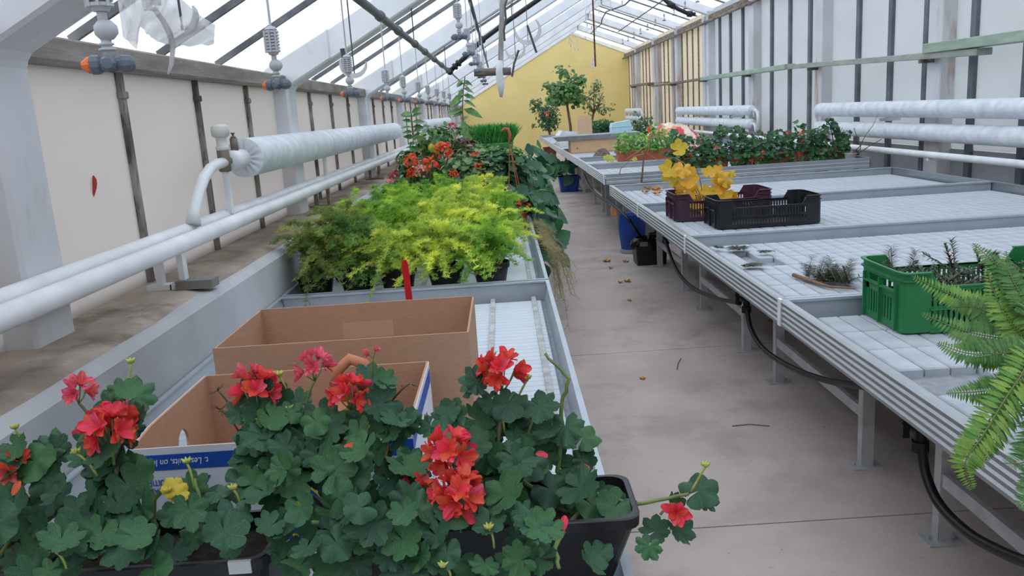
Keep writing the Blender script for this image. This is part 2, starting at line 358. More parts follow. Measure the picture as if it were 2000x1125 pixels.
# ------------------------------------------------------------------ benches
def rib_profile(zt,zb,n=5,d=.007):
    pts=[(0.0,zt)]
    h=(zt-zb)/n
    for i in range(n):
        z=zt-i*h
        pts+= [(-d,z-h*.42),(-d,z-h*.90),(0.0,z-h*.97)]
    return pts
tile_me={}
def tile_mesh(wx,wy,h,key):
    if key in tile_me: return tile_me[key]
    q=MB().box(-wx/2,wx/2,-wy/2,wy/2,0,h); me=q.mesh('tile',m_tile)
    bm=bmesh.new(); bm.from_mesh(me)
    bmesh.ops.recalc_face_normals(bm,faces=bm.faces)
    bmesh.ops.bevel(bm,geom=[e for e in bm.edges if min(v.co.z for v in e.verts)>h*.5],offset=.005,segments=1,affect='EDGES')
    bm.to_mesh(me); bm.free(); tile_me[key]=me; return me
RX0,RX1=1.13,4.18
def right_bench(y0,y1,zt,label,tiles='obj',holes=(),legs=True,label_group='aluminium grow benches on the right'):
    t=thing('grow_bench',label,'bench',(0,y0,0),0,label_group)
    L=y1-y0; zb=zt-.115
    # long front rim with ribs facing the aisle
    prof=[(x+RX0,z) for x,z in rib_profile(zt,zb)]+[(RX0+.012,zb),(RX0+.012,zt-.012),(RX0+.022,zt-.012),(RX0+.022,zt)]
    MB().prism(prof,'y',0.003,L-.003).build('rim',m_alu,t,fix=True)
    prof=[(RX1-x,z) for x,z in rib_profile(zt,zb)]+[(RX1-.012,zb),(RX1-.012,zt-.012),(RX1-.022,zt-.012),(RX1-.022,zt)]
    MB().prism(prof,'y',0.003,L-.003).build('rim',m_alu,t,fix=True)
    for yy,s in ((.003,1),(L-.003,-1)):
        prof=[(yy+s*0,zt),(yy+s*.004,zt-.04),(yy,zt-.045),(yy+s*.004,zt-.08),(yy,zt-.085),(yy,zb),(yy+s*.012,zb),(yy+s*.012,zt-.012),(yy+s*.024,zt-.012),(yy+s*.024,zt)]
        MB().prism(prof,'x',RX0+.02,RX1-.02).build('rim',m_alu_in,t,fix=True)
    # corner plates
    for yy in (.0005,L-.0165):
        MB().box(RX0-.0105,RX0+.002,yy,yy+.016,zb,zt+.001).build('corner_plate',m_white,t)
    MB().box(RX0+.012,RX1-.012,.015,L-.015,zt-.105,zt-.098).build('tray_sheet',m_sheet,t)
    ft=zt-.098; th=.03; wx=.0868; wy=.2375
    nx=int((RX1-RX0-.06)/wx); ny=int((L-.06)/wy); 
    ox=RX0+.035+wx/2; oy=.03+((L-.06)-ny*wy)/2+wy/2
    if tiles=='obj':
        me=tile_mesh(wx-.006,wy-.006,th,'a')
        for i in range(nx):
            for j in range(ny):
                if (i,j) in holes: continue
                ob('tile',me,t,T(ox+i*wx,oy+j*wy,ft)@RZ(R_.uniform(-.006,.006)))
    else:
        q=MB()
        for i in range(nx):
            for j in range(ny):
                x=ox+i*wx; y=oy+j*wy; q.box(x-wx/2+.003,x+wx/2-.003,y-wy/2+.003,y+wy/2-.003,ft,ft+th)
        stuff(q.build('tile_field',m_tile,t))
    if legs:
        for lx in (1.53,3.72):
            for ly in (.03,1.2):
                if ly>L-.05: continue
                q=MB().box(lx-.025,lx+.025,ly-.003,ly+.003,.006,zb-.04); q.box(lx-.025,lx-.019,ly,ly+.05,.006,zb-.04)
                lg=q.build('leg',m_leg,t)
                q=MB().box(lx-.07,lx+.06,ly-.03,ly+.07,0,.006); q.box(lx+.035,lx+.045,ly+.015,ly+.025,.006,.02); q.box(lx-.055,lx-.045,ly+.015,ly+.025,.006,.02)
                q.build('foot_plate',m_leg,lg)
            if L>1.2:
                MB().box(lx-.022,lx+.0,.06,1.2,.225,.275).build('side_rail',m_leg,t)
                MB().box(lx-.03,lx+.03,.0,L,zb-.045,zb-.002).build('bearer_tube',m_leg,t)
        for ly in (.055,min(1.225,L-.1)):
            MB().box(1.3,4.0,ly-.02,ly+.02,zb-.09,zb-.046).build('cross_bearer',m_leg,t)
    return t
BY=[1.53,3.353,5.172,7.02,8.86]
hol1={(0,4),(1,4),(2,4),(1,3)}
right_bench(BY[0],BY[1],.806,'tiled aluminium bench carrying the bright green crate and a gap of missing tiles',holes={(1,3),(2,3),(3,3)})
right_bench(-.30,1.515,.806,'tiled aluminium bench at the near end, empty in front of the sword fern',tiles='joined')
right_bench(BY[1],BY[2],.806,'tiled aluminium bench strewn with loose yew branches beside the green crate',holes={(2,4),(3,4),(2,5)})
right_bench(BY[2],BY[3],.806,'tiled aluminium bench carrying the black and purple plastic crates')
right_bench(BY[3],BY[4],.806,'tiled aluminium bench with fallen yellow leaves behind the purple crate')
right_bench(9.37,11.19,.88,'raised aluminium bench carrying a row of geranium planters',tiles='joined')
right_bench(11.2,12.83,.885,'aluminium bench carrying the planter of feathery green herbs',tiles='joined')
right_bench(12.85,16.0,.88,'aluminium bench under the pale wooden box and grey tray',tiles='joined')
right_bench(16.02,19.1,.87,'aluminium bench under the standing carton',tiles='joined')
right_bench(19.12,25.5,.87,'long aluminium bench reaching towards the yellow wall',tiles='joined')

LX0,LX1=-1.185,.19
def left_bench(y0,y1,label,slat=True):
    t=thing('slatted_bench',label,'bench',(0,y0,0),0,'slatted benches along the left sill')
    L=y1-y0; zt,zb=.80,.69
    for x,s in ((LX1,-1),(LX0,1)):
        prof=[(x,zb),(x,zt),(x+s*.018,zt),(x+s*.018,zt-.006),(x+s*.006,zt-.012),(x+s*.03,zb+.012),(x+s*.03,zb)]
        MB().prism(prof,'y',.002,L-.002).build('rim',m_alu_in,t,fix=True)
    for yy,s in ((.002,1),(L-.002,-1)):
        prof=[(yy,zb),(yy,zt),(yy+s*.022,zt),(yy+s*.022,zt-.008),(yy+s*.008,zt-.014),(yy+s*.008,zb)]
        MB().prism(prof,'x',LX0+.018,LX1-.018).build('rim',m_alu_in,t,fix=True)
    MB().box(LX0+.02,LX1-.02,.02,L-.02,zb,zb+.008).build('tray_sheet',m_sheet,t)
    wy=.05
    if slat:
        me=MB().box(LX0+.05,LX1-.05,-wy/2+.002,wy/2-.002,0,.02).build('slat',m_slat,t,bevel=.003)
        n=int((L-.1)/wy); me.location=(0,.05+wy/2,zb+.008)
        for j in range(1,n): 
            ob('slat',me.data,t,T(0,.05+wy/2+j*wy,zb+.008))
    else:
        MB().box(LX0+.05,LX1-.05,.03,L-.03,zb+.008,zb+.028).build('base_board',m_slat,t)
    for x in (-.90,-.50,-.10,.105):
        MB().box(x-.011,x+.011,.03,L-.03,zb+.029,zb+.036).build('rail',mat('dirty_rail',(150,150,150),.7,scale=18,rgb2=(196,196,196),detail=8),t)
    for lx in (-.95,-.12):
        for ly in (.25,L-.3):
            q=MB().box(lx-.03,lx+.03,ly-.03,ly+.03,.006,zb-.04); lg=q.build('leg',m_leg,t)
            MB().box(lx-.06,lx+.06,ly-.06,ly+.06,0,.006).build('foot_plate',m_leg,lg)
        MB().box(lx-.03,lx+.03,.02,L-.02,zb-.04,zb-.001).build('bearer_tube',m_leg,t)
    return t
left_bench(.55,4.095,'slatted bench holding the cardboard boxes and red geraniums')
left_bench(4.115,7.6,'slatted bench full of feathery asparagus ferns',slat=False)
left_bench(7.62,11.2,'slatted bench of mixed flowering plants behind the asparagus ferns',slat=False)
left_bench(11.22,15.5,'slatted bench with a tray of tall green grass',slat=False)

# ------------------------------------------------------------------ shapes shared by many things
def rloop(hx,hy,r,z,n=5,cx=0,cy=0):
    out=[]
    for qx,qy,a0 in ((1,1,0),(-1,1,.5),(-1,-1,1),(1,-1,1.5)):
        for i in range(n+1):
            a=math.pi*(a0+.5*i/n); out.append((cx+qx*(hx-r)+r*math.cos(a),cy+qy*(hy-r)+r*math.sin(a),z))
    return out
def loft(q,loops,m=0,cap0=False,cap1=False):
    n=len(loops[0]); o=len(q.v)
    for l in loops: q.v.extend(l)
    for i in range(len(loops)-1):
        for j in range(n):
            a=o+i*n+j; b=o+i*n+(j+1)%n; q.f.append((a,b,b+n,a+n)); q.m.append(m)
    if cap0: q.f.append(tuple(o+j for j in range(n-1,-1,-1))); q.m.append(m)
    if cap1: q.f.append(tuple(o+(len(loops)-1)*n+j for j in range(n))); q.m.append(m)
    return q
def leaf_round(seed,lobes=7,nseg=42,depth=.2,cup=.22,fold=.07,notch=.45):
    r=random.Random(seed); q=MB(); rings=(.3,.62,.86,1.0)
    ph=[r.uniform(-.06,.06) for _ in range(lobes+1)]; asp=r.uniform(.88,1.08); cc=cup*r.uniform(.3,1.3)*r.choice((1,1,-.6)); tw=r.uniform(-.2,.2)
    q.v.append((0,0,0)); span=2*math.pi-notch
    for rg in rings:
        for k in range(nseg+1):
            t=k/nseg; a=-span/2+span*t; l=t*lobes
            lob=abs(math.cos(math.pi*(l-.5)))**.7 if False else abs(math.sin(math.pi*l))**1.0
            scal=.05*abs(math.sin(math.pi*l*3))-.02
            edge=1-depth+depth*lob*(1+1.6*ph[(int(l)+2)%(lobes+1)])+scal+ph[min(int(l),lobes)]*lob*1.5
            edge*= .8+.2*math.cos(a*.5)
            rr=rg*(edge if rg>.8 else edge*.6+.4*(.9))
            z=cc*rg*rg+fold*rg*math.cos(2*math.pi*l+math.pi)*rg+tw*rg*rg*math.sin(a)*.5+(.05*math.sin(a*5+seed)*rg**3)
            q.v.append((rr*math.cos(a)*asp,rr*math.sin(a),z))
    n=nseg+1
    for k in range(nseg): q.f.append((0,1+k,2+k)); q.m.append(0)
    for i in range(len(rings)-1):
        for k in range(nseg):
            a=1+i*n+k; q.f.append((a,a+n,a+n+1,a+1)); q.m.append(0)
    return q
def blade(L,W,segs=4,bend=.2,fold=.15,tip=.0,shape='ovate'):
    """simple pointed leaf along +x, midrib folded, bending down"""
    q=MB()
    for i in range(segs+1):
        t=i/segs
        wv=(math.sin(math.pi*min(1,t**.75))**.9 if shape=='ovate' else math.sin(math.pi*(t*.8+.2)) if shape=='obovate' else 1-t*.9)
        wv=W*.5*max(wv,.02); x=L*t; z=-bend*L*t*t
        q.v+=[(x,-wv,z+fold*wv),(x,0,z),(x,wv,z+fold*wv)]
    for i in range(segs):
        a=i*3
        q.f+=[(a,a+1,a+4,a+3),(a+1,a+2,a+5,a+4)]; q.m+=[0,0]
    return q
def orient(n,rz=0.0):
    n=Vector(n).normalized(); return Vector((0,0,1)).rotation_difference(n).to_matrix().to_4x4()@RZ(rz)
def in_pot(ws,avoid):
    """whether a leaf given by its world points runs into one of the pots (x, y, radius, top) it hangs beside"""
    c=ws[0]
    for x,y,r,zt in avoid:
        if abs(c.x-x)<r+.2 and abs(c.y-y)<r+.2 and c.z<zt+.2 and any(p.z<zt+.004 and (p.x-x)**2+(p.y-y)**2<(r+.004)**2 for p in ws): return True
    return False
class Fol:
    """many leaves joined into one foliage mesh with a tint per leaf"""
    def __init__(s,org=None,avoid=()): s.q=MB(); s.q.c=[]; s.org=Vector(org) if org is not None else None; s.avoid=avoid
    def put(s,lm,M,tint=None):
        if s.org is not None and in_pot([M@Vector(p)+s.org for p in lm.v],s.avoid): return
        o=len(s.q.v); t=R_.random() if tint is None else tint
        s.q.v.extend([tuple(M@Vector(p)) for p in lm.v]); s.q.f.extend([tuple(i+o for i in f) for f in lm.f]); s.q.m.extend(lm.m); s.q.c.extend([t]*len(lm.v))
    def tube(s,pts,r,n=4,tint=.5,m=1):
        k=len(s.q.v); s.q.tube(pts,r,n,m,False); s.q.c.extend([tint]*(len(s.q.v)-k))
def curve3(a,b,c,n=8):
    a,b,c=Vector(a),Vector(b),Vector(c)
    return [a*(1-t)**2+b*2*t*(1-t)+c*t*t for t in [i/n for i in range(n+1)]]

m_gleaf=mat('geranium_leaf',(42,80,52),.55,scale=18,rgb2=(64,106,70),trans=.18,rnd=.28,spec=.35,bump=.1,bscale=80)
m_gleaf2=mat('geranium_foliage',(44,86,52),.55,scale=25,rgb2=(74,118,70),trans=.18,tint=True,spec=.3)
m_stem=mat('green_stem',(98,122,66),.6,scale=30,rgb2=(122,142,84))
m_woody=mat('brown_stem',(92,74,56),.8,scale=30,rgb2=(122,102,80))
m_petal=mat('coral_red_petal',(226,50,44),.55,scale=1.3,rgb2=(240,96,80),trans=.3,rnd=.1,stretch=(1.2,8,1))
m_petalpk=mat('pink_red_petal',(208,46,64),.55,scale=1.3,rgb2=(234,116,126),trans=.3,rnd=.1,stretch=(1.2,8,1))
m_bud=mat('yellow_green_bud',(150,160,70),.6,scale=60,rgb2=(186,190,104))
m_dead=mat('dry_brown_petal',(120,60,50),.8,scale=40,rgb2=(150,96,76))
m_yleaf=mat('yellowing_leaf',(206,170,50),.6,scale=30,rgb2=(190,180,70),trans=.2)
def veins(m,nv=7.0):
    nt=m.node_tree; N=nt.nodes; L=nt.links; pr=N['Principled BSDF']; src=pr.inputs['Base Color'].links[0].from_socket
    tc=N.new('ShaderNodeTexCoord'); g=N.new('ShaderNodeTexGradient'); g.gradient_type='RADIAL'; L.new(tc.outputs['Object'],g.inputs[0])
    a=N.new('ShaderNodeMath'); a.operation='MULTIPLY'; a.inputs[1].default_value=nv; L.new(g.outputs['Fac'],a.inputs[0])
    b=N.new('ShaderNodeMath'); b.operation='PINGPONG'; b.inputs[1].default_value=.5; L.new(a.outputs[0],b.inputs[0])
    c=N.new('ShaderNodeMapRange'); c.inputs[1].default_value=.44; c.inputs[2].default_value=.5; c.inputs[4].default_value=.22; L.new(b.outputs[0],c.inputs[0])
    mx=N.new('ShaderNodeMix'); mx.data_type='RGBA'; L.new(c.outputs[0],mx.inputs[0]); L.new(src,mx.inputs[6]); mx.inputs[7].default_value=(*srgb((104,140,96)),1); L.new(mx.outputs[2],pr.inputs['Base Color'])
veins(m_gleaf)
GL=[leaf_round(s,lobes=[7,7,5,7,6][s%5],depth=[.22,.26,.20,.28,.24][s%5],fold=.08,notch=.3).mesh('leaf',m_gleaf,True) for s in range(7)]
def petal_mesh(name,m):
    q=MB(); nu,nv=5,4
    for i in range(nu+1):
        t=i/nu; wv=.08+.20*math.sin(math.pi*(.12+.68*t))**1.2
        for j in range(nv+1):
            s=j/nv*2-1; q.v.append((t*(1-.10*s*s*t),s*wv*(1 if t<1 else .8),.22*t*(1-t)*1.6+.10*s*s*t+.18*t*t))
    for i in range(nu):
        for j in range(nv):
            a=i*(nv+1)+j; q.f.append((a,a+1,a+nv+2,a+nv+1)); q.m.append(0)
    return q.mesh(name,m,True)
PET=petal_mesh('petal',m_petal); PETK=petal_mesh('petal',m_petalpk)

def flower_head(parent,org,top,radius,nfl,petals,base,npet=6,plen=.024,stem=m_stem):
    """peduncle from base to head centre; florets on an umbel; petals are sub-parts"""
    o=Vector(org); c=Vector(top)-o; b=Vector(base)-o
    q=MB(); mid=(b+c)/2+Vector((R_.uniform(-.01,.01),R_.uniform(-.01,.01),.02))
    low=c-Vector((0,0,radius*.9))
    q.tube(curve3(b,mid,low,8),[.0026]*9,6)
    cen=[]
    for k in range(nfl):
        t=(k+.5)/nfl; ph=math.acos(1-1.35*t); az=k*2.39996+R_.uniform(-.3,.3)
        d=Vector((math.sin(ph)*math.cos(az),math.sin(ph)*math.sin(az),math.cos(ph))) if nfl>1 else Vector((-.1,-.9,.4))
        e=c+d*radius*.62*R_.uniform(.9,1.1); q.tube([low,(low+e)/2+d*.003,e],[.0012,.0011,.0018],4); cen.append((e,d))
    fh=q.build('flower_head',[stem],parent,smooth=True); 
    for e,d in cen:
        rz=R_.uniform(0,6); B=T(*e)@orient(d,rz)
        for k in range(npet):
            ob('petal',petals if R_.random()<.92 else PETK,fh,B@RZ(2*math.pi*k/npet+R_.uniform(-.25,.25))@RY(-R_.uniform(.15,.85))@SC(plen*R_.uniform(.8,1.15)))
    return fh

# ------------------------------------------------------------------ red geraniums in black planters
def planter_box(parent,x0,x1,y0,y1,zb,zt,m,soil=True,tp=.022):
    q=MB(); cx,cy=0,(y0+y1)/2; hx,hy=(x1-x0)/2,(y1-y0)/2
    def l(i,z,r=.03): return rloop(hx-i,hy-i,r,z,4,(x0+x1)/2,cy)
    loft(q,[l(tp,zb),l(.006,zt-.022),l(-.001,zt-.022),l(-.002,zt-.002),l(.001,zt),l(.009,zt),l(.011,zt-.03),l(tp+.004,zb+.01)],cap0=True,cap1=True)
    o=q.build('planter_box',m,parent,smooth=False)
    if soil:
        s=MB(); a=l(.013,zt-.035,.02); loft(s,[[(p[0],p[1],p[2]) for p in a],rloop((hx-.02)*.5,(hy-.02)*.5,.01,zt-.025,4,(x0+x1)/2,cy)],cap1=True)
        s.build('soil',m_soil,o)
    return o
def geranium_trough(label,x0,x1,y0,y1,clusters,flowers,buds,stems,zt=.925,tp=.022):
    ox=(x0+x1)/2; t=thing('geranium_planter',label,'planter',(ox,(y0+y1)/2,.728))
    org=Vector((ox,(y0+y1)/2,.728))
    planter_box(t,x0-ox,x1-ox,y0-org.y,y1-org.y,.0,zt-org.z,m_blackpl,tp=tp)
    roots=[]
    for (sx,pts) in stems:
        q=MB(); pp=[Vector((sx,(y0+y1)/2,zt-.03))]+[P(u,v,y=y) for u,v,y in pts]
        sm=[]
        for i in range(len(pp)-1):
            for k in range(5):
                s=k/5; sm.append(pp[i].lerp(pp[i+1],s)+Vector((R_.uniform(-.003,.003),R_.uniform(-.003,.003),0)))
        sm.append(pp[-1])
        n=len(sm); q.tube([p-org for p in sm],[.006-.003*i/n for i in range(n)],6)
        q.build('stem',m_woody if R_.random()<.5 else m_stem,t,smooth=True); roots+=sm
    for (u,v,r,n,y,jy) in clusters:
        for k in range(n if v<940 else int(n*.72+.5)):
            a=R_.uniform(0,6.283); rr=r*math.sqrt(R_.random())
            yy=y+R_.uniform(-jy,jy); p=P(u+rr*math.cos(a),v+rr*math.sin(a),y=yy)
            if p.z<.76: continue
            if p.z<zt-.03 and y0-.02<p.y and p.x<x1+.03: p.y=y0-.03-R_.random()*.05      # leaves hang in front of the box
            near=min(roots,key=lambda s:(s-p).length)
            nrm=Vector((R_.uniform(-.55,.55),R_.uniform(-.95,-.15),R_.uniform(.35,1.0))).normalized()
            size=R_.uniform(.027,.046)
            out=p-near; rz=math.atan2(out.y,out.x)+math.pi*0+R_.uniform(-.7,.7)
            lf=ob('leaf',GL[R_.randrange(len(GL))],t,T(*(p-org))@orient(nrm,rz)@SC(size))
            q=MB(); mid=(near+p)/2+Vector((0,0,.012)); q.tube(curve3(near-org,mid-org,p-org-nrm*.002,5),[.0016]*6,4)
            q.xf(lf.matrix_local.inverted()); q.build('petiole',m_stem,lf)
    for (u,v,dia,y,kind,nf,bu,bv) in flowers:
        c=P(u,v,y=y); base=P(bu,bv,y=y+.01)
        flower_head(t,org,c,dia/FPX*y/2,nf,PETK if kind=='k' else PET,base,npet=8,plen=.034 if nf==1 and dia>30 else .013 if dia<30 else .014+.018*dia/100)
    for (u,v,y,bu,bv,kind) in buds:
        c=P(u,v,y=y)-org; b=P(bu,bv,y=y+.005)-org; q=MB(); q.tube(curve3(b,(b+c)/2+Vector((.004,0,.01)),c,6),[.0022]*7,5)
        for k in range(6):
            a=k*1.05; d=Vector((math.cos(a)*.7,math.sin(a)*.7,.75 if kind!='d' else R_.uniform(-.6,.8))).normalized()
            e=c+d*(.013 if kind!='d' else .018); q.tube([c,c.lerp(e,.5),e],[.0012,.0034 if kind!='d' else .0012,.0008],5)
        q.build('bud_stalk',{'g':m_bud,'y':m_yleaf,'d':m_woody}[kind],t,smooth=True)
    return t,org
tA,oA=geranium_trough('black trough planter of red geraniums with a white sticker on its front',-1.10,-.455,1.285,1.475,
    [(40,900,55,8,1.42,.05),(50,965,65,12,1.38,.06),(60,1035,60,10,1.33,.05),(10,1010,40,6,1.30,.04),(110,875,25,2,1.45,.02),
     (250,790,38,6,1.43,.03),(215,850,45,5,1.43,.03),(238,905,42,7,1.40,.04),(195,905,35,5,1.38,.04),(225,985,60,10,1.34,.05),(190,1060,75,13,1.27,.05),(110,1095,60,8,1.22,.04),
     (390,975,42,7,1.37,.04),(400,1015,50,8,1.33,.05),(350,1045,40,3,1.27,.04),(450,1040,40,4,1.27,.04),(270,1090,40,3,1.22,.03),(490,965,40,6,1.38,.05)],
    [(24,915,62,1.40,'r',4,60,980),(213,842,98,1.38,'r',9,230,960),(150,766,55,1.41,'k',4,205,870)],
    [(256,710,1.44,245,790,'g'),(30,838,1.42,50,900,'g'),(150,886,1.36,190,930,'g'),(340,945,1.36,350,1010,'y'),(365,905,1.37,380,960,'g'),(108,1078,1.2,130,1110,'g'),(328,962,1.33,345,1010,'y')],
    [(-.98,[(45,1010,1.38),(40,900,1.42)]),(-.80,[(225,980,1.38),(230,880,1.40),(250,775,1.44)]),(-.80,[(190,1050,1.27)]),(-.62,[(400,1000,1.36),(380,935,1.38)]),(-.70,[(300,980,1.38),(325,945,1.38)])])
tB,oB=geranium_trough('black trough planter of red geraniums at the end nearest the aisle',-.405,.204,1.345,1.53,
    [(520,830,60,11,1.46,.05),(545,900,80,17,1.43,.06),(595,850,50,8,1.48,.05),(650,890,80,17,1.43,.06),(715,850,45,8,1.48,.04),(745,870,60,12,1.47,.04),(620,960,90,18,1.38,.05),
     (730,950,90,18,1.38,.05),(570,1030,50,9,1.30,.04),(660,1040,70,14,1.29,.05),(770,1035,70,14,1.28,.05),(830,1090,60,9,1.24,.04),(560,790,30,3,1.48,.03),(735,745,25,2,1.5,.02),(770,800,45,7,1.49,.03),
     (865,820,28,3,1.47,.02),(960,770,45,6,1.50,.03),(960,840,65,12,1.49,.05),(1030,830,50,8,1.52,.04),(990,905,80,17,1.46,.05),(920,910,55,8,1.44,.04),(1010,960,75,13,1.42,.05),(930,1010,75,14,1.34,.05),(1000,1050,70,13,1.30,.05),(900,1090,60,8,1.25,.04),(1050,1060,25,2,1.28,.02),
     (1140,890,42,5,1.5,.03),(1090,870,40,5,1.52,.03),(1165,970,50,9,1.44,.04),(1215,985,35,6,1.43,.03),(1120,960,40,5,1.46,.03),(1360,965,22,3,1.4,.02),(1300,990,20,2,1.42,.02),(1325,1035,12,2,1.40,.01),(1290,1040,12,1,1.42,.01),(700,1085,50,6,1.26,.03),(610,1095,45,5,1.24,.03)],
    [(500,768,84,1.47,'r',7,505,860),(488,738,48,1.48,'k',3,505,860),(612,718,66,1.49,'k',5,590,830),(682,772,74,1.47,'r',7,650,850),(727,690,26,1.5,'k',2,722,800),(978,730,92,1.5,'r',10,982,830),
     (880,886,94,1.38,'r',8,930,940),(895,970,100,1.32,'r',11,900,1040),(815,960,58,1.36,'r',3,850,1010),(1320,998,40,1.40,'r',1,1290,1005),(545,925,26,1.36,'k',1,560,960)],
    [(545,735,1.49,575,800,'g'),(425,762,1.5,470,830,'d'),(430,800,1.5,470,850,'d'),(800,748,1.5,760,790,'d'),(715,840,1.45,705,890,'g'),(507,823,1.45,510,870,'g'),(745,770,1.49,735,820,'g'),(970,785,1.47,985,840,'g'),(1030,742,1.5,1010,780,'g'),(955,1034,1.27,965,1070,'g'),(1040,1028,1.27,1050,1065,'g'),(866,1108,1.22,880,1125,'g'),(1378,912,1.39,1350,960,'g'),(455,957,1.34,470,990,'g'),(565,800,1.47,560,850,'g'),(705,1005,1.31,715,1040,'g')],
    [(-.33,[(545,930,1.43),(520,830,1.47)]),(-.28,[(600,900,1.45),(615,810,1.48)]),(-.22,[(650,900,1.43),(700,820,1.48)]),(-.2,[(740,930,1.40),(770,810,1.48)]),(-.28,[(610,1020,1.30)]),(-.15,[(770,1030,1.29)]),
     (-.02,[(960,930,1.44),(985,790,1.5)]),(-.02,[(900,860,1.46),(865,810,1.48)]),(.0,[(950,1040,1.31)]),(.08,[(1010,930,1.46),(1040,820,1.51)]),
     (.09,[(1090,920,1.5),(1095,800,1.52),(1110,740,1.52),(1065,690,1.53)]),(.12,[(1150,960,1.46),(1240,985,1.42),(1345,965,1.4)]),(.1,[(1085,1060,1.30),(1092,1110,1.25)])],tp=.058)
# yellowed leaves, fallen petals, sticker
for (t,o,u,v,y) in ((tA,oA,345,965,1.33),(tA,oA,335,955,1.34),(tB,oB,1010,905,1.42)):
    ob('leaf',MB().add([],[]).mesh('leaf',m_yleaf) if False else bpy.data.meshes.get('yleaf') or leaf_round(21,5,30).mesh('yleaf',m_yleaf,True),t,T(*(P(u,v,y=y)-o))@orient((.2,-.8,.5),1)@SC(.022))
for (t,o,u,v,y) in ((tB,oB,672,873,1.36),(tB,oB,1152,914,1.44),(tB,oB,1070,890,1.44),(tB,oB,1100,1035,1.27),(tA,oA,25,966,1.31)):
    ob('petal',PET,t,T(*(P(u,v,y=y)-o))@orient((.2,-.7,.7),R_.uniform(0,6))@SC(.024))
p0=P(445,1097,y=1.283); p1=P(489,1095,y=1.283); ps=P(446,1121,y=1.283)
MB().box(p0.x-oA.x,p1.x-oA.x,1.283-.0025-oA.y,1.283-oA.y+.004,ps.z-oA.z,p0.z-oA.z).xf(Matrix.Identity(4)).build('sticker',mat('white_paper',(196,198,200),.7),tA)

# ------------------------------------------------------------------ cardboard boxes, jug, stake
m_card=mat('brown_cardboard',(172,134,108),.85,scale=30,rgb2=(182,144,118),stretch=(1,1,6))
m_cardin=mat('cardboard_edge',(196,160,128),.9)
m_print=mat('white_print_card',(214,218,224),.6,var=.03)
m_blue=mat('blue_print',(28,78,168),.5,var=.06)
m_yprint=mat('yellow_print',(222,196,40),.6,var=.05)
m_terra=mat('terracotta',(180,112,80),.75,scale=10,rgb2=(198,130,98),bump=.1)
def text_mesh(s,size,extr=.0004,font_shear=0.0):
    c=bpy.data.curves.new('txt','FONT'); c.body=s; c.size=size; c.extrude=extr; c.shear=font_shear; c.align_x='CENTER'; c.align_y='CENTER'
    o=bpy.data.objects.new('txt',c); COL.objects.link(o); bpy.context.view_layer.update()
    me=bpy.data.meshes.new_from_object(o.evaluated_get(bpy.context.evaluated_depsgraph_get())); bpy.data.objects.remove(o); bpy.data.curves.remove(c); return me
BZ=.728
# plain tall box
t=thing('cardboard_box','plain brown open cardboard box behind the printed fruit carton','box',(-.49,2.47,BZ))
x0,x1,y0,y1,h,th=-.365,.36,-.235,.235,.322,.006
def cwall(parent,poly,axis,a,b,m,name='side_panel'):
    return MB().prism(poly,axis,a,b).build(name,m,parent,fix=True)
cwall(t,[(x0,0),(x1,0),(x1,h),(x0,h)],'y',y0,y0+th,m_card,'front_panel')
cwall(t,[(x0,0),(x1,0),(x1,h),(x0,h)],'y',y1-th,y1,m_card,'back_panel')
for xx in (x0,x1-th): cwall(t,[(y0+th,0),(y1-th,0),(y1-th,h-.002),(y0+th,h-.002)],'x',xx,xx+th,m_card)
MB().box(x0+th,x1-th,y0+th,y1-th,0,.006).build('bottom_panel',m_card,t)
a=P(668,632,y=2.69); b=P(770,657,y=2.69)
MB().box(a.x+.49,b.x+.49,y1-th-.0012,y1-th-.0002,b.z-BZ,a.z-BZ).build('tape',mat('clear_tape',(190,156,130),.25,var=.03),t)
# printed fruit box, standing upside down
t=thing('fruit_carton','white and blue printed fruit carton with brown inside and oval side holes','box',(-.545,1.915,BZ))
x0,x1,y0,y1,h,th=-.305,.305,-.235,.23,.272,.006; hf=.256
cwall(t,[(x0,0),(x1,0),(x1,h),(x0,h)],'y',y1-th,y1,m_card,'back_panel')
f_=cwall(t,[(x0-.012,0),(x1+.004,0),(x1+.004,hf),(x0-.012,hf)],'y',y0-.001,y0+.001,m_print,'printed_face')
cwall(t,[(x0,0),(x1,0),(x1,hf-.001),(x0,hf-.001)],'y',y0+.001,y0+.006,m_card,'front_panel')
def side_with_hole(xa,xb,m,name,hz=.165,hy=.02,ry=.032,rz=.034):
    outer=[(y0,0),(y1-th,0),(y1-th,h),(y0+.10,h),(y0+.02,hf+.006),(y0,hf)]
    bm=bmesh.new(); n=20; hole=[(hy+ry*math.cos(2*math.pi*i/n),hz+rz*math.sin(2*math.pi*i/n)) for i in range(n)]
    ov=[bm.verts.new((xa,*p)) for p in outer]; hv=[bm.verts.new((xa,*p)) for p in hole]
    es=[bm.edges.new((ov[i],ov[(i+1)%len(ov)])) for i in range(len(ov))]+[bm.edges.new((hv[i],hv[(i+1)%n])) for i in range(n)]
    bmesh.ops.triangle_fill(bm,use_beauty=True,edges=es)
    g=bmesh.ops.extrude_face_region(bm,geom=bm.faces[:]); bmesh.ops.translate(bm,vec=(xb-xa,0,0),verts=[v for v in g['geom'] if isinstance(v,bmesh.types.BMVert)])
    bmesh.ops.recalc_face_normals(bm,faces=bm.faces); me=bpy.data.meshes.new(name); bm.to_mesh(me); bm.free(); me.materials.append(m); return ob(name,me,t)
side_with_hole(x0,x0+th,m_card,'side_panel'); side_with_hole(x1-th,x1,m_card,'side_panel'); sp=side_with_hole(x1,x1+.0015,m_print,'printed_face')
side_with_hole(x0-.0015,x0,m_print,'printed_face')
MB().box(x0+th,x1-th,y0+th,y1-th,0,.006).build('bottom_panel',m_card,t)
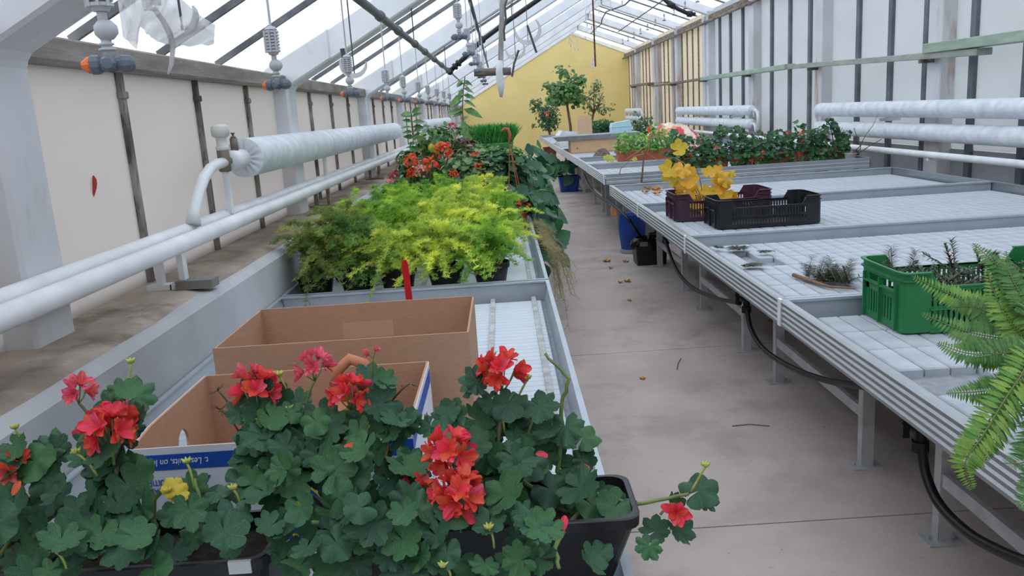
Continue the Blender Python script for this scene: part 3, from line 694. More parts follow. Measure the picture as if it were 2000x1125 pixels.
MB().box(x0-.012,x1+.004,y0-.0022,y0-.0011,hf-.052,hf-.016).build('print_band',m_blue,t)
pb=MB().prism([(y0,hf-.052),(y0,hf-.016),(y0+.02,hf-.012),(y0+.105,h-.016),(y1-.02,h-.016),(y1-.02,h-.052),(y0+.115,h-.052),(y0+.03,hf-.05)],'x',x1+.0016,x1+.0026).build('print_band',m_blue,t,fix=True)
q=MB(); q.lathe([(0,0),(.05,0),(.05,.001),(0,.001)],24,T(x1+.0016,.06,.14)@RY(math.pi/2)@SC(.95,.5,1)); q.build('oval_emblem',m_blue,t)
q=MB(); q.lathe([(.036,0),(.043,0),(.043,.0015),(.036,.0015)],24,T(x1+.0016,.06,.14)@RY(math.pi/2)@SC(.95,.5,1)); q.lathe([(0,0),(.02,0),(.02,.0015),(0,.0015)],6,T(x1+.0016,.06,.14)@RY(math.pi/2)@SC(.95,.5,1)); q.build('oval_emblem',m_yprint,t)
m_wtxt=mat('white_lettering',(226,230,236),.6,var=.02)
me=text_mesh('t. Les fruits, on les aime.',.030,font_shear=.2); me.materials.append(m_wtxt)
ob('lettering',me,t,T(x0+.080,y0-.0026,hf-.034)@RX(math.pi/2)@RZ(math.pi)@SC(.17/(max(v.co.x for v in me.vertices)-min(v.co.x for v in me.vertices)),.72,1))
me=text_mesh('COMPAGNIE\nFRUITIÈRE',.022); me.materials.append(m_blue)
ob('lettering',me,t,T(x0+.045,y0-.0018,hf-.090)@RX(math.pi/2)@RZ(math.pi)@SC(.7,.9,1))
MB().prism([(x0+.115,hf-.07),(x0+.165,hf-.07),(x0+.140,hf-.11)],'y',y0-.0018,y0-.0011).build('emblem',m_blue,t,fix=True)
q=MB(); q.lathe([(0,0),(.075,0),(.075,.001),(0,.001)],32,T(.04,y0-.0012,.09)@RX(math.pi/2)); q.build('round_emblem',m_blue,t)
q=MB(); q.lathe([(.058,0),(.064,0),(.064,.0016),(.058,.0016)],32,T(.04,y0-.0012,.09)@RX(math.pi/2)); q.lathe([(0,0),(.035,0),(.035,.0016),(0,.0016)],24,T(.04,y0-.0012,.09)@RX(math.pi/2)@SC(1,.6,1)); q.build('round_emblem',m_yprint,t)
# terracotta jug inside the carton
jy=1.98; jk=(P(690,688,y=jy).z-BZ-.006)/.339; jp=P(690,700,y=jy)-Vector((.025*jk,0,0))
t=thing('terracotta_jug','terracotta jug with a tall looped handle standing in the fruit carton','jug',(jp.x,jy,BZ+.006))
q=MB(); q.lathe([(0,0),(.045,0),(.055,.006),(.085,.05),(.098,.10),(.092,.15),(.068,.19),(.036,.215),(.027,.235),(.030,.262),(.038,.275),(.034,.275),(.024,.255),(.022,.235)],28); q.build('body',m_terra,t,smooth=True)
q=MB(); hp=[Vector((-.025,-.01,.262)),Vector((-.012,-.01,.30)),Vector((.018,-.008,.325)),Vector((.05,-.006,.31)),Vector((.066,-.004,.27)),Vector((.068,0,.23)),Vector((.072,0,.19)),Vector((.07,0,.17))]
q.tube(hp,[.014,.014,.014,.014,.0135,.013,.013,.014],10); q.build('handle',m_terra,t,smooth=True)
q=MB(); q.tube([(-.05,-.05,.165),(-.075,-.075,.20),(-.09,-.09,.215)],[.02,.014,.012],10); q.build('spout',m_terra,t,smooth=True)
t.scale=(jk,jk,jk)
# red plant stake
t=thing('plant_stake','red plastic plant stake standing behind the brown cardboard box','stake',(-.373,2.95,BZ))
q=MB().prism([(-.0125,0),(-.012,.02),(-.012,.40),(-.006,.418),(.006,.418),(.012,.40),(.0125,.02)],'y',-.002,.002); q.xf(RY(-.03)); q.build('blade',mat('red_plastic',(190,22,30),.4),t,fix=True)
MB().box(-.002,.002,.002,.006,0,.40).xf(RY(-.03)).build('stiffening_rib',MATS['red_plastic'],t)

# ------------------------------------------------------------------ heating pipes and covered heaters on the left
m_brass=mat('dull_brass',(120,110,102),.5,metal=.4)
for (x,z,r,lab) in ((-1.335,1.206,.036,'white heating pipe nearest the sill edge along the left wall'),(-1.43,1.222,.034,'white heating pipe against the left wall behind the front pipe')):
    t=thing('heating_pipe',lab,'pipe',(x,0,1.03))
    MB().tube([(0,YF+.1,z-1.03),(0,13.6,z-1.03)],r,16).build('tube',m_whitepipe,t,smooth=True)
    for yy in (1.2,3.3,6.2,8.8,11.6):
        b=MB().box(-.05,.05,yy-.03,yy+.03,0,.02); b.box(-.012,.012,yy-.02,yy+.02,.02,z-1.03-r*.9); b.build('pipe_rest',m_oldwood if yy!=3.3 else m_whitepipe,t)
    if x>-1.4:
        q=MB().box(-.02,.13,3.25,3.33,0.0,.035); q.build('bracket_block',mat('grey_block',(120,118,112),.8),t)
def heater(y0,y1,x,z,r,label,near_valve=True,n=14,parent_pipe=True):
    t=thing('covered_heater',label,'heater',(x,y0,z))
    L=y1-y0
    q=MB(); N=40; rings=[]
    segs=int(L*6)
    q.lathe([(r*(1+.004*noise.noise((k*.9,1,y0))),k*L/segs) for k in range(segs+1)],N,RX(-math.pi/2)); q.build('fabric_cover',m_cover,t,smooth=True)
    # gathered fabric ends
    for yy,s in ((0,-1),(L,1)):
        q=MB(); prof=[(1.0,0),(.93,.025),(.72,.05),(.5,.055),(.36,.07),(.3,.10)]
        M=T(0,yy,0)@RX(math.pi/2 if s<0 else -math.pi/2); nn=56
        for k,(rr,d) in enumerate(prof):
            amp=[0,.02,.05,.09,.07,.02][k]
            for j in range(nn):
                a=2*math.pi*j/nn; f=rr*r*(1+amp*math.cos(n*a)); dz=d*r*6*.16+ (0,.01,.03,.05,.03,0)[k]*r*4*.3*math.cos(n*a)
                q.v.append(tuple(M@Vector((f*math.cos(a),f*math.sin(a),dz))))
        for k in range(len(prof)-1):
            for j in range(nn):
                a=k*nn+j; b=k*nn+(j+1)%nn; q.f.append((a,b,b+nn,a+nn)); q.m.append(0)
        q.build('gathered_end',m_cover,t,smooth=True)
    return t
t=heater(4.50,10.9,-1.40,1.495,.105,'long white fabric-covered heater tube with a valve above the left pipes')
q=MB(); q.tube([(0,-.05,0),(0,-.27,.0)],[.05,.048],16); q.build('sleeve',m_whitepipe,t,smooth=True)
q=MB(); q.lathe([(.026,-.05),(.03,-.045),(.03,.055),(.024,.06)],16,T(0,-.33,0),caps=True); q.tube([(0,-.33,0),(0,-.26,0)],.024,12); q.build('valve_body',m_brass,t,smooth=True)
q=MB(); prof=[(.028,.055),(.032,.06),(.032,.075),(.026,.08),(.026,.115),(.03,.12)]
q.lathe(prof,20,T(0,-.33,0)); nn=36
for k,(rr,zz) in enumerate([(.028,.118),(.040,.126),(.043,.15),(.040,.172),(.026,.182),(.0,.184)]):
    for j in range(nn):
        a=2*math.pi*j/nn; f=rr*(1+(.05 if 0<k<4 else 0)*math.cos(18*a)); q.v.append((f*math.cos(a),-.33+f*math.sin(a),zz))
o=len(q.v)-6*nn
for k in range(5):
    for j in range(nn):
        a=o+k*nn+j; b=o+k*nn+(j+1)%nn; q.f.append((a,b,b+nn,a+nn)); q.m.append(0)
q.build('valve_head',mat('ivory_plastic',(206,206,200),.5),t,smooth=True)
q=MB(); q.lathe([(.008,.1),(.008,.15),(.014,.15),(.014,.158),(.006,.16),(.006,.172),(.011,.172),(.011,.178)],12,T(0,-.14,-.04)); q.tube([(0,-.14,.04),(0,-.14,.11)],.02,10); q.build('bleed_valve',m_brass,t,smooth=True)
p=[(0,-.33,-.005),(.004,-.44,-.005),(.005,-.55,-.02),(.005,-.66,-.06),(.004,-.76,-.13),(0,-.83,-.20),(0,-.85,-.25)]
q=MB(); q.tube(p,[.026]*5+[.027,.034],14); q.build('feed_pipe',m_whitepipe,t,smooth=True)
MB().box(-.012,.012,-.35,-.31,-.26,-.05).build('strap',m_whitepipe,t)
for yy in (2.0,4.4): MB().tube([(0,yy,-.24),(0,yy,-.1)],.018,8).build('support',m_whitepipe,t)
t=heater(14.9,22.0,-1.40,1.50,.10,'shorter white fabric-covered heater tube farther along the left wall')
q=MB(); q.tube([(0,-.05,0),(0,-.3,0),(0,-.5,-.06),(0,-.6,-.25)],.03,10); q.build('feed_pipe',m_whitepipe,t,smooth=True)
MB().tube([(0,.5,-.45),(0,.5,-.09)],.02,8).build('support',m_whitepipe,t); MB().tube([(0,5.5,-.45),(0,5.5,-.09)],.02,8).build('support',m_whitepipe,t)
# red leaf stuck on the wall pane
c=P(189,362,x=XL+.004)
t=tag(blade(.085,.03,5,.05,.1).xf(T(c.x,c.y-.012,c.z+.040)@RZ(0)@RX(-.35)@RY(math.pi/2)@RX(math.pi/2)).build('dry_leaf',mat('red_dry_leaf',(176,66,62),.8)),'dry red leaf stuck to the left wall panel','leaf')

# ------------------------------------------------------------------ asparagus ferns
def pot(parent,r,h,m,rim=.012,soil=True,n=24):
    q=MB(); q.lathe([(0,0),(r*.74,0),(r*.93,h-.03),(r*1.0,h-.03),(r*1.02,h),(r*.96,h),(r*.94,h-.02)],n); o=q.build('pot',m,parent,smooth=False)
    if soil:
        s=MB(); s.lathe([(r*.945,h-.025),(r*.5,h-.018),(0,h-.016)],n); s.build('soil',m_soil,o)
    return o
m_fern={}
for k,(c1,c2) in dict(bright=((206,222,84),(222,230,128)),mid=((160,204,72),(192,216,104)),olive=((136,152,76),(176,184,108)),dark=((100,142,72),(140,170,94)),dry=((150,138,96),(176,164,124))).items():
    m_fern[k]=mat('asparagus_'+k,c1,.6,scale=14,rgb2=c2,trans=.4,tint=True)
FPOTS=[]
def bad_spot(w):
    """inside the sill, the bench rims or a neighbour's pot"""
    if w.x<-1.18 and w.z<1.04: return True
    if w.z<.808 and (w.x<-1.15 or w.x>.155 or 4.055<w.y<4.15 or w.y>7.57): return True
    if w.z<.732: return True
    return in_pot([w],FPOTS_NOW)
FPOTS_NOW=[]
def asparagus(x,y,kind,h=.34,spread=.36,nst=46,lab=None,seed=0,lean=(0,0),potr=.105,z0=BZ+.0):
    skipped=[0]
    t=thing('asparagus_fern',lab,'potted plant',(x,y,z0),0,'asparagus ferns on the left bench')
    pot(t,potr,.125,m_blackpl)
    r=random.Random(seed); F=Fol(); F.q.c=[]; W0=Vector((x,y,z0))
    FPOTS_NOW[:]=[p for p in FPOTS if abs(p[0]-x)+abs(p[1]-y)>.01]
    for s in range(nst*2):
        if s-skipped[0]>=nst: break
        a=r.uniform(0,6.283); out=spread*math.sqrt(r.random())*r.uniform(.5,1.05); hh=.13+h*r.uniform(.25,1.0)*(1-.35*(out/spread)**2)
        e=Vector((out*math.cos(a)+lean[0]*r.random(),out*math.sin(a)+lean[1]*r.random(),max(.03,hh-out*(.2+.45*r.random())))); b=Vector((r.uniform(-.03,.03),r.uniform(-.03,.03),.115)); mid=Vector((e.x*.35,e.y*.35,hh*1.05))
        pts=curve3(b,mid,e,14); ti=r.random()
        if any(bad_spot(q_+W0) for q_ in pts): skipped[0]+=1; continue
        F.tube(pts[::2],.0014,3,ti,0)
        for i in range(4,15):
            p=pts[i]; d=(pts[i]-pts[i-1]).normalized()
            for tw in range(4):
                az=r.uniform(0,6.283); side=Vector((math.cos(az),math.sin(az),r.uniform(-.35,.5))).normalized(); L=.052*(1.15-i/20)*r.uniform(.6,1.3)
                for nn in range(12):
                    u=(nn+.5)/12; c=p+side*L*u+d*L*u*.5
                    nd=Vector((r.uniform(-1,1),r.uniform(-1,1),r.uniform(-.5,1))).normalized(); nl=.019*r.uniform(.7,1.3)
                    wv=nd.cross(Vector((r.random(),r.random(),r.random()))).normalized()*.0017
                    if (c.z<.16 or c.x+x<-1.1) and (bad_spot(c+W0) or bad_spot(c+nd*nl+W0)): continue
                    k=len(F.q.v); F.q.v+=[tuple(c-wv),tuple(c+wv),tuple(c+nd*nl)]; F.q.f.append((k,k+1,k+2)); F.q.m.append(0); F.q.c+= [ti]*3
    stuff(F.q.build('foliage',m_fern[kind],t))
    return t
sp=[(-1.07,4.42,'olive',.36,.27,'dark olive asparagus fern in the corner by the sill'),(-.845,4.44,'dark',.36,.28,'dark green asparagus fern whose black pot rim shows clearly'),
    (-.62,4.42,'bright',.32,.30,'bright lime asparagus fern drooping over the bench divider'),(-.36,4.43,'bright',.33,.30,'yellow-lime asparagus fern behind the red stake'),(-.11,4.42,'mid',.30,.26,'mid green asparagus fern at the aisle corner of its bench'),
    (-.98,4.86,'olive',.42,.30,None),(-.70,4.88,'mid',.38,.32,None),(-.42,4.9,'bright',.38,.32,None),(-.12,4.92,'bright',.34,.30,None),
    (-1.0,5.45,'mid',.38,.32,None),(-.66,5.5,'mid',.38,.34,None),(-.34,5.5,'bright',.40,.34,None),(-.05,5.55,'mid',.34,.28,None),
    (-.90,6.1,'mid',.38,.34,None),(-.52,6.15,'mid',.40,.36,None),(-.15,6.15,'bright',.40,.34,None),
    (-.85,6.75,'mid',.36,.36,None),(-.45,6.8,'mid',.36,.36,None),(-.20,6.8,'bright',.38,.32,None)]
FPOTS=[(a[0],a[1],.107,.855) for a in sp]
for i,(x,y,k,h,s,lab) in enumerate(sp):
    row=['front','second','third','fourth','last'][0 if y<4.6 else 1 if y<5.2 else 2 if y<5.8 else 3 if y<6.5 else 4]
    colr='against the sill' if x<-.8 else 'one in from the sill' if x<-.5 else 'one in from the aisle' if x<-.28 else 'beside the aisle'
    shade={'bright':'yellow-lime','mid':'fresh green','olive':'olive green','dark':'dark green'}[k]
    asparagus(x,y,k,h*.95,s*1.18,64 if y<5.2 else 48,lab or f'{shade} asparagus fern {colr} in the {row} row of ferns',i,lean=(0,-.16) if y<4.6 else (0,0))
# trailing dry fern hanging from the bench edge over the aisle
t=thing('trailing_fern','dry brownish asparagus fern trailing over the bench edge into the aisle','plant',(.20,5.6,BZ+.085))
r=random.Random(5); F=Fol()
for s in range(46):
    yy=r.uniform(-.75,.7); L=r.uniform(.12,.45); a=Vector((-.03,yy,.01)); c=Vector((.09+r.uniform(0,.13),yy+r.uniform(-.15,.15),-L)); pts=curve3(a,(.10,yy,.06),c,9); ti=r.random(); F.tube(pts,.0012,3,ti,0)
    for i in range(2,10):
        for n_ in range(16):
            nd=Vector((r.uniform(-1,1),r.uniform(-1,1),r.uniform(-1,1))).normalized(); nl=r.uniform(.015,.035); wv=nd.orthogonal().normalized()*.001; p=pts[i]+nd*r.uniform(0,.02)
            if min(p.x,p.x+nd.x*nl)<.008 and min(p.z,p.z+nd.z*nl)<-.004: continue
            k=len(F.q.v)
            F.q.v+=[tuple(p-wv),tuple(p+wv),tuple(p+nd*nl)]; F.q.f.append((k,k+1,k+2)); F.q.m.append(0); F.q.c+=[ti]*3
stuff(F.q.build('foliage',m_fern['dry'],t))

# ------------------------------------------------------------------ mixed plants on the left benches
m_lemonleaf=mat('citrus_leaf',(60,104,48),.4,scale=20,rgb2=(104,146,72),trans=.22,tint=True,spec=.5)
m_greyleaf=mat('grey_green_leaf',(88,118,74),.6,scale=20,rgb2=(126,150,100),trans=.2,tint=True)
m_darkleaf=mat('deep_green_leaf',(34,84,50),.45,scale=20,rgb2=(56,110,66),trans=.15,rnd=.3,spec=.45)
m_darkleaf2=mat('deep_green_foliage',(38,84,46),.5,scale=20,rgb2=(66,112,62),trans=.15,tint=True)
m_purpleleaf=mat('purple_brown_leaf',(74,52,46),.6,scale=20,rgb2=(104,74,62),trans=.15,tint=True)
m_grass=mat('bright_grass',(46,134,52),.5,scale=6,rgb2=(86,166,70),trans=.3,tint=True)
m_grass2=mat('lime_herb_leaf',(96,150,56),.55,scale=16,rgb2=(140,180,84),trans=.25,tint=True)
m_terrapl=mat('terracotta_plastic',(170,84,58),.55,scale=8,rgb2=(186,100,72))
m_redpetal2=mat('scarlet_petals',(222,40,26),.6,scale=50,rgb2=(240,84,58),trans=.25,tint=True)
m_pinkpetal2=mat('pink_petals',(226,120,130),.6,scale=50,rgb2=(246,190,190),trans=.25,tint=True)
LV_small=blade(1,.5,3,.15,.2); LV_wide=blade(1,.85,4,.2,.15); LV_narrow=blade(1,.26,4,.25,.2)
LV_ger=leaf_round(3,5,20,.15,.2,.06,.3); LV_grape=leaf_round(5,5,30,.34,.2,.08,.4)
LV_petal=MB().add([(0,-.25,0),(.6,-.45,.1),(1,0,.05),(.6,.45,.1),(0,.25,0)],[(0,1,2,3,4)])
def rnd_dir(up=.3,r=R_):
    return Vector((r.uniform(-1,1),r.uniform(-1,1),r.uniform(-1,1)+up)).normalized()
def mound(F,c,rad,n,lm,s0,s1,up=.6,shell=.55,zmin=None,r=R_,face=(0,0,0)):
    c=Vector(c)
    for k in range(n):
        d=rnd_dir(.1,r); q=shell+(1-shell)*r.random()
        p=c+Vector((d.x*rad[0]*q,d.y*rad[1]*q,d.z*rad[2]*q))
        if zmin is not None and p.z<zmin: p.z=zmin+r.random()*.03
        nrm=(d*.7+Vector((0,0,up))+rnd_dir(0,r)*.5+Vector(face)).normalized()
        F.put(lm,T(*p)@orient(nrm,r.uniform(0,6.28))@SC(r.uniform(s0,s1)),r.random())
def umbel(parent,org,c,rad,m,base,n=70):
    o=Vector(org); c=Vector(c)-o; F=Fol()
    F.tube(curve3(Vector(base)-o,(Vector(base)-o+c)/2+Vector((.01,0,.02)),c,6),.004,5,.5,1)
    for k in range(n):
        d=rnd_dir(.7); p=c+d*rad*R_.uniform(.75,1.0)
        F.put(LV_petal,T(*p)@orient(d+rnd_dir(0)*.6,R_.uniform(0,6))@SC(rad*.42),R_.random())
    return F.q.build('flower_head',[m,m_stem],parent)
LPOTS=[]
def potted(name,label,cat,base,pr,ph,pm,crown,n,lm,s0,s1,fm,stems=5,heads=(),up=.6,shell=.5,group=None,extra=None,trunk=None):
    t=thing(name,label,cat,base,0,group); b=Vector(base)
    if pr: pot(t,pr,ph,pm,n=18)
    F=Fol(b,[p_ for p_ in LPOTS if abs(p_[0]-b.x)+abs(p_[1]-b.y)>.02]); c=Vector(crown[0])-b
    for k in range(stems):
        e=c+Vector((R_.uniform(-.6,.6)*crown[1][0],R_.uniform(-.6,.6)*crown[1][1],R_.uniform(-.3,.5)*crown[1][2]))
        F.tube(curve3((R_.uniform(-.02,.02),R_.uniform(-.02,.02),ph-.02),(e.x*.3,e.y*.3,e.z*.7),e,6),.004,4,.5,1)
    mound(F,c,crown[1],n,lm,s0,s1,up,shell,zmin=.02)
    if extra: extra(F,b)
    stuff(F.q.build('foliage',[fm,m_woody],t))
    for (hc,hr,hm) in heads: umbel(t,b,hc,hr,hm,(b.x+(hc[0]-b.x)*.4,b.y,b.z+ph+.08))
    return t
ZP=.735
hd=lambda u,v,y: tuple(P(u,v,y=y))
gy=7.25
LPOTS+=[(-.92,gy,.092,.865),(-.70,gy+.05,.092,.865),(-.50,gy+.15,.092,.865),(-.80,8.4,.123,.935),(-.42,8.7,.113,.905),(-.40,9.3,.123,.935),(.06,6.75,.092,.865),(.05,8.2,.092,.865),(.03,9.9,.092,.865),(.05,12.6,.092,.865),(.085,6.45,.082,.875)]+FPOTS
potted('potted_geranium','potted geranium with two scarlet flower balls beside the left sill','potted plant',(-.92,gy,ZP),.09,.13,m_blackpl,((-.90,gy,1.0),(.20,.2,.13)),190,LV_ger,.03,.05,m_gleaf2,heads=[(hd(803,318,gy),.075,m_redpetal2),(hd(770,345,gy),.05,mat('dull_rose_petals',(160,60,66),.6,rgb2=(190,80,84),scale=40)),(hd(761,359,gy),.05,m_pinkpetal2)])
potted('potted_geranium','potted geranium with a scarlet and a pale pink flower ball','potted plant',(-.70,gy+.05,ZP),.09,.13,m_blackpl,((-.68,gy,1.0),(.2,.2,.13)),190,LV_ger,.03,.05,m_gleaf2,heads=[(hd(840,325,gy),.08,m_redpetal2),(hd(822,336,gy-.08),.06,m_pinkpetal2),(hd(806,341,gy-.05),.06,m_redpetal2)])
potted('potted_geranium','tall potted geranium whose scarlet flower ball stands highest','potted plant',(-.50,gy+.15,ZP),.09,.13,m_blackpl,((-.48,gy+.1,.98),(.2,.2,.14)),190,LV_ger,.03,.05,m_gleaf2,heads=[(hd(865,297,gy),.085,m_redpetal2),(hd(887,342,gy-.1),.045,m_redpetal2)])
def citrus_extra(F,b):
    pts=[P(u,v,y=8.3)-b for u,v in ((832,308),(815,290),(808,262),(805,238),(804,222))]
    F.tube(pts,.004,5,.5,1)
    for i,(u,v) in enumerate(((818,294),(812,280),(809,268),(807,258),(806,248),(805,238),(804,228),(804,221))):
        p=P(u,v,y=8.3)-b
        for s in (-1,1): F.put(LV_small,T(*p)@RZ(0 if s>0 else math.pi)@RY(-.2)@RX(.9*s+R_.uniform(-.6,.6))@RZ(R_.uniform(-.5,.5))@SC(R_.uniform(.08,.13)),R_.random())
t=potted('citrus_plant','young citrus tree with one yellow-green lemon above the geraniums','potted plant',(-.80,8.4,ZP),.12,.2,m_terrapl,((-.68,8.5,1.42),(.26,.24,.17)),170,LV_small,.07,.12,m_lemonleaf,stems=8,extra=citrus_extra)
p=P(843,289,y=8.3)-Vector((-.80,8.4,ZP)); q=MB(); q.lathe([(0,-.045),(.012,-.04),(.032,-.02),(.038,.002),(.03,.028),(.012,.042),(0,.046)],14,T(*p)); q.build('lemon',mat('unripe_lemon',(176,170,50),.45,rgb2=(196,186,70)),t,smooth=True)
q=MB().tube([p+Vector((0,0,.045)),p+Vector((.02,.03,.10)),p+Vector((.06,.1,.16))],.003,4); q.build('fruit_stalk',m_stem,t)
potted('coleus_plant','dark purple-brown foliage plant beside the citrus tree','potted plant',(-.42,8.7,ZP),.11,.17,m_blackpl,((-.42,8.7,1.22),(.2,.2,.22)),340,LV_wide,.04,.07,m_purpleleaf)
def tall_extra(F,b):
    pts=[P(u,v,y=9.2)-b for u,v in ((905,300),(905,255),(903,210),(905,175),(908,150))]
    F.tube(pts,.006,5,.5,1)
    for v in (156,163,173,186,196,213,222,236,244,256):
        p=P(905,v,y=9.2)-b; sz=.10 if v<175 else .16
        for k in range(2 if v<240 else 3):
            a=R_.uniform(0,6.28) if v>215 else (k*math.pi+R_.uniform(-.5,.5))
            F.put(LV_small,T(*p)@orient((.3*math.cos(a)+R_.uniform(-.3,.3),-.6+R_.uniform(-.3,.3),.7),a+R_.uniform(-.5,.5))@RY(.2)@SC(sz*1.2*R_.uniform(.7,1.25)),R_.random())
t=potted('tall_shoot_plant','tall single-stemmed plant whose leafy shoot rises against the yellow wall','potted plant',(-.40,9.3,ZP),.12,.2,m_terrapl,((-.40,9.3,1.25),(.18,.2,.18)),90,LV_small,.09,.15,m_lemonleaf,stems=4,extra=tall_extra,heads=[(hd(883,249,9.2),.05,mat('magenta_petals',(190,40,70),.6,rgb2=(214,70,96),scale=40))])
mixed=[(-.28,7.77,.28,.34,LV_ger,m_greyleaf,'grey-green leafy plant just behind the asparagus ferns',(.06,.03)),(-.05,7.85,.26,.36,LV_ger,m_darkleaf2,'dark leafy plant beside the hanging-pot hook',()),(-.32,8.15,.26,.42,LV_small,m_greyleaf,'bushy plant with small dull green leaves and a red bloom',(.05,)),
       (-.12,8.6,.26,.36,LV_wide,m_grass2,'light green broad-leaved plant in front of the grass tray',()),(-.18,9.1,.26,.38,LV_ger,m_greyleaf,'taller grey-green plant with a small red bloom under the grass',(.04,)),(.0,9.6,.24,.36,LV_small,m_grass2,'fresh green leafy plant beside the aisle',()),(-.95,9.2,.24,.42,LV_small,m_lemonleaf,'glossy upright plant near the covered heater',()),(-.75,9.9,.26,.5,LV_small,m_lemonleaf,'second glossy leafy plant below the covered heater',())]
LPOTS+=[(m_[0],m_[1],.103,.885) for m_ in mixed]
for i,(x,y,r0,h0,lm,fm,lab,hh) in enumerate(mixed):
    potted('potted_plant',lab,'potted plant',(x,y,ZP),.10,.15,m_blackpl if i%2 else m_terrapl,((x,y,ZP+.14+h0*.55),(r0*1.15,.28,h0*.62)),560,lm,.035 if lm is LV_ger else .06,.06 if lm is LV_ger else .11,fm,heads=[((x+.05,y-.2,ZP+h0+.08),.05,m_redpetal2)]*(1 if hh else 0))
# tray of tall grass on an upturned crate
gp0=P(925,290,y=11.6); gp1=P(1003,285,y=11.6)
t=thing('grass_tray','green tray of dense tall grass raised above the other plants','grass tray',((gp0.x+gp1.x)/2,11.75,ZP)); W=(gp1.x-gp0.x)/2
planter_box(t,-W,W,-.2,.25,.0,.50,mat('green_tray',(52,140,66),.5,rgb2=(66,156,80)))
F=Fol()
for k in range(2200):
    x,y=R_.uniform(-W*.96,W*.96),R_.uniform(-.18,.22); F.put(LV_narrow,T(x,y,.48)@RZ(R_.uniform(0,6.28))@RY(-1.35+R_.uniform(-.15,.25))@SC(R_.uniform(.18,.32),.08,.3),R_.random())
stuff(F.q.build('grass',[m_grass,m_stem],t))
# broad-leaved plants trailing over the aisle edge
BL=LV_wide.mesh('leaf',m_darkleaf,True)
def trailer(x,y,label,n,zlo,zhi,sy,sz=(.10,.18),seed=1,xo=.30):
    r=random.Random(seed); t=thing('trailing_plant',label,'potted plant',(x,y,ZP),0,'broad-leaved plants trailing over the aisle'); pot(t,.09,.13,m_blackpl,n=18)
    av=[p_ for p_ in LPOTS if abs(p_[0]-x)+abs(p_[1]-y)>.02]; W0=Vector((x,y,ZP))
    def clear(ws):
        low=[p for p in ws if p.z<.81]
        if low and not (all(p.x>.203 for p in low) or all(p.x<.155 and p.z>.722 for p in low)): return False
        if any(gp0.x-.02<p.x<gp1.x+.02 and 11.53<p.y<12.02 and p.z<1.25 for p in ws): return False
        return not in_pot(ws,av)
    for k in range(8):
        e=Vector((xo*r.uniform(.5,1),r.uniform(-sy,sy),r.uniform(zlo,zhi)*.8)); e.x=max(e.x,.235-x) if e.z<.1 else e.x; cv=curve3((0,0,.12),(.24-x,e.y*.5,max(zhi*.8,.2)+.12),e,14)
        for tr in range(12):
            if clear([p+W0 for p in cv]): break
            e.x+=.012; cv=curve3((0,0,.12),(.24-x+.02*tr,e.y*.5,max(zhi*.8,.2)+.12+.02*tr),e,14)
        q=MB().tube(cv,.004,5); q.build('stem',m_stem,t,smooth=True)
    for k in range(n):
        zz=r.uniform(zlo,zhi); px=(.02+xo*r.random()**.6) if zz<.12 else r.uniform(-.12,xo*.95)
        if zz<.10: px=max(px,.20-(x-.02)+.02)
        for tr in range(40):
            nrm=Vector((r.uniform(.0,1.0),r.uniform(-1.0,.2),r.uniform(.1,1.0)))
            ML=T(px,r.uniform(-sy,sy),zz)@orient(nrm,r.uniform(-1.2,1.2))@SC(r.uniform(*sz))
            if clear([ML@Vector(p)+W0 for p in LV_wide.v]): ob('leaf',BL,t,ML); break
            if zz<.12: px+=.006
            if tr>20: zz+=.01
    return t
trailer(.06,6.75,'broad dark green leaves trailing lowest over the bench edge by the terracotta pot',110,-.30,.26,.55,seed=3,xo=.31)
trailer(.05,8.2,'broad dark green leaves spilling over the aisle behind the terracotta pot',120,-.18,.36,.6,seed=4,xo=.36)
trailer(.03,9.9,'broad leaved dark plant spilling over the aisle beside the grass tray',150,-.15,.5,.75,seed=5,xo=.44)
trailer(.05,12.6,'farthest broad leaved plant spilling over the aisle towards the yellow wall',120,-.2,.30,.9,seed=6,xo=.36)
# single leaf hanging out into the aisle
t=thing('drooping_leaf_shoot','long-stalked shoot with one large wilted leaf hanging into the aisle','plant',(.21,6.1,.80))
a=P(1050,372,y=6.1)-Vector((.21,6.1,.80)); b=P(1070,390,y=6.1)-Vector((.21,6.1,.80)); c=P(1078,378,y=6.1)-Vector((.21,6.1,.80))
MB().tube([(-.02,0,0),a*.6,a,(a+c)/2+Vector((0,0,.02)),c],.003,5).build('stalk',m_stem,t)
ob('leaf',BL,t,T(*c)@RZ(.3)@RY(1.0)@RX(.6)@SC(.12)); ob('leaf',BL,t,T(*a)@RZ(.2)@RY(.1)@SC(.14))
# terracotta pot with hanger hook
hb=P(1018,387,y=6.45); t=thing('hanging_pot','terracotta hanging pot with curled hook standing at the bench edge','potted plant',(.085,6.45,ZP)); o=Vector((.085,6.45,ZP))
q=MB(); q.lathe([(0,0),(.055,0),(.075,.12),(.08,.12),(.082,.14),(.074,.14),(.07,.12)],18); pt=q.build('pot',m_terrapl,t); s=MB(); s.lathe([(.072,.125),(0,.13)],18); s.build('soil',m_soil,pt)
hk=[P(u,v,y=6.45)-o for u,v in ((1000,330),(997,300),(995,280),(996,262),(992,252),(985,251),(980,257))]
MB().tube(hk[2:],[.012,.012,.012,.011,.009],8).build('hook',m_terrapl,t,smooth=True)
for dx,dy in ((-.07,0),(.06,.04),(.03,-.06)): MB().tube([hk[2],Vector((dx,dy,.135))],.0028,5).build('hanger_wire',m_terrapl,t)
F=Fol((.085,6.45,ZP),[p_ for p_ in LPOTS if p_[1]!=6.45]); mound(F,(0.02,0,.2),(.13,.13,.1),70,LV_wide,.05,.09,m_darkleaf2 and .5); stuff(F.q.build('foliage',[m_darkleaf2,m_woody],t))
F=Fol(); mound(F,(.03,-.06,.21),(.05,.03,.06),30,LV_petal,.03,.045); stuff(F.q.build('red_blooms',[m_redpetal2],t))

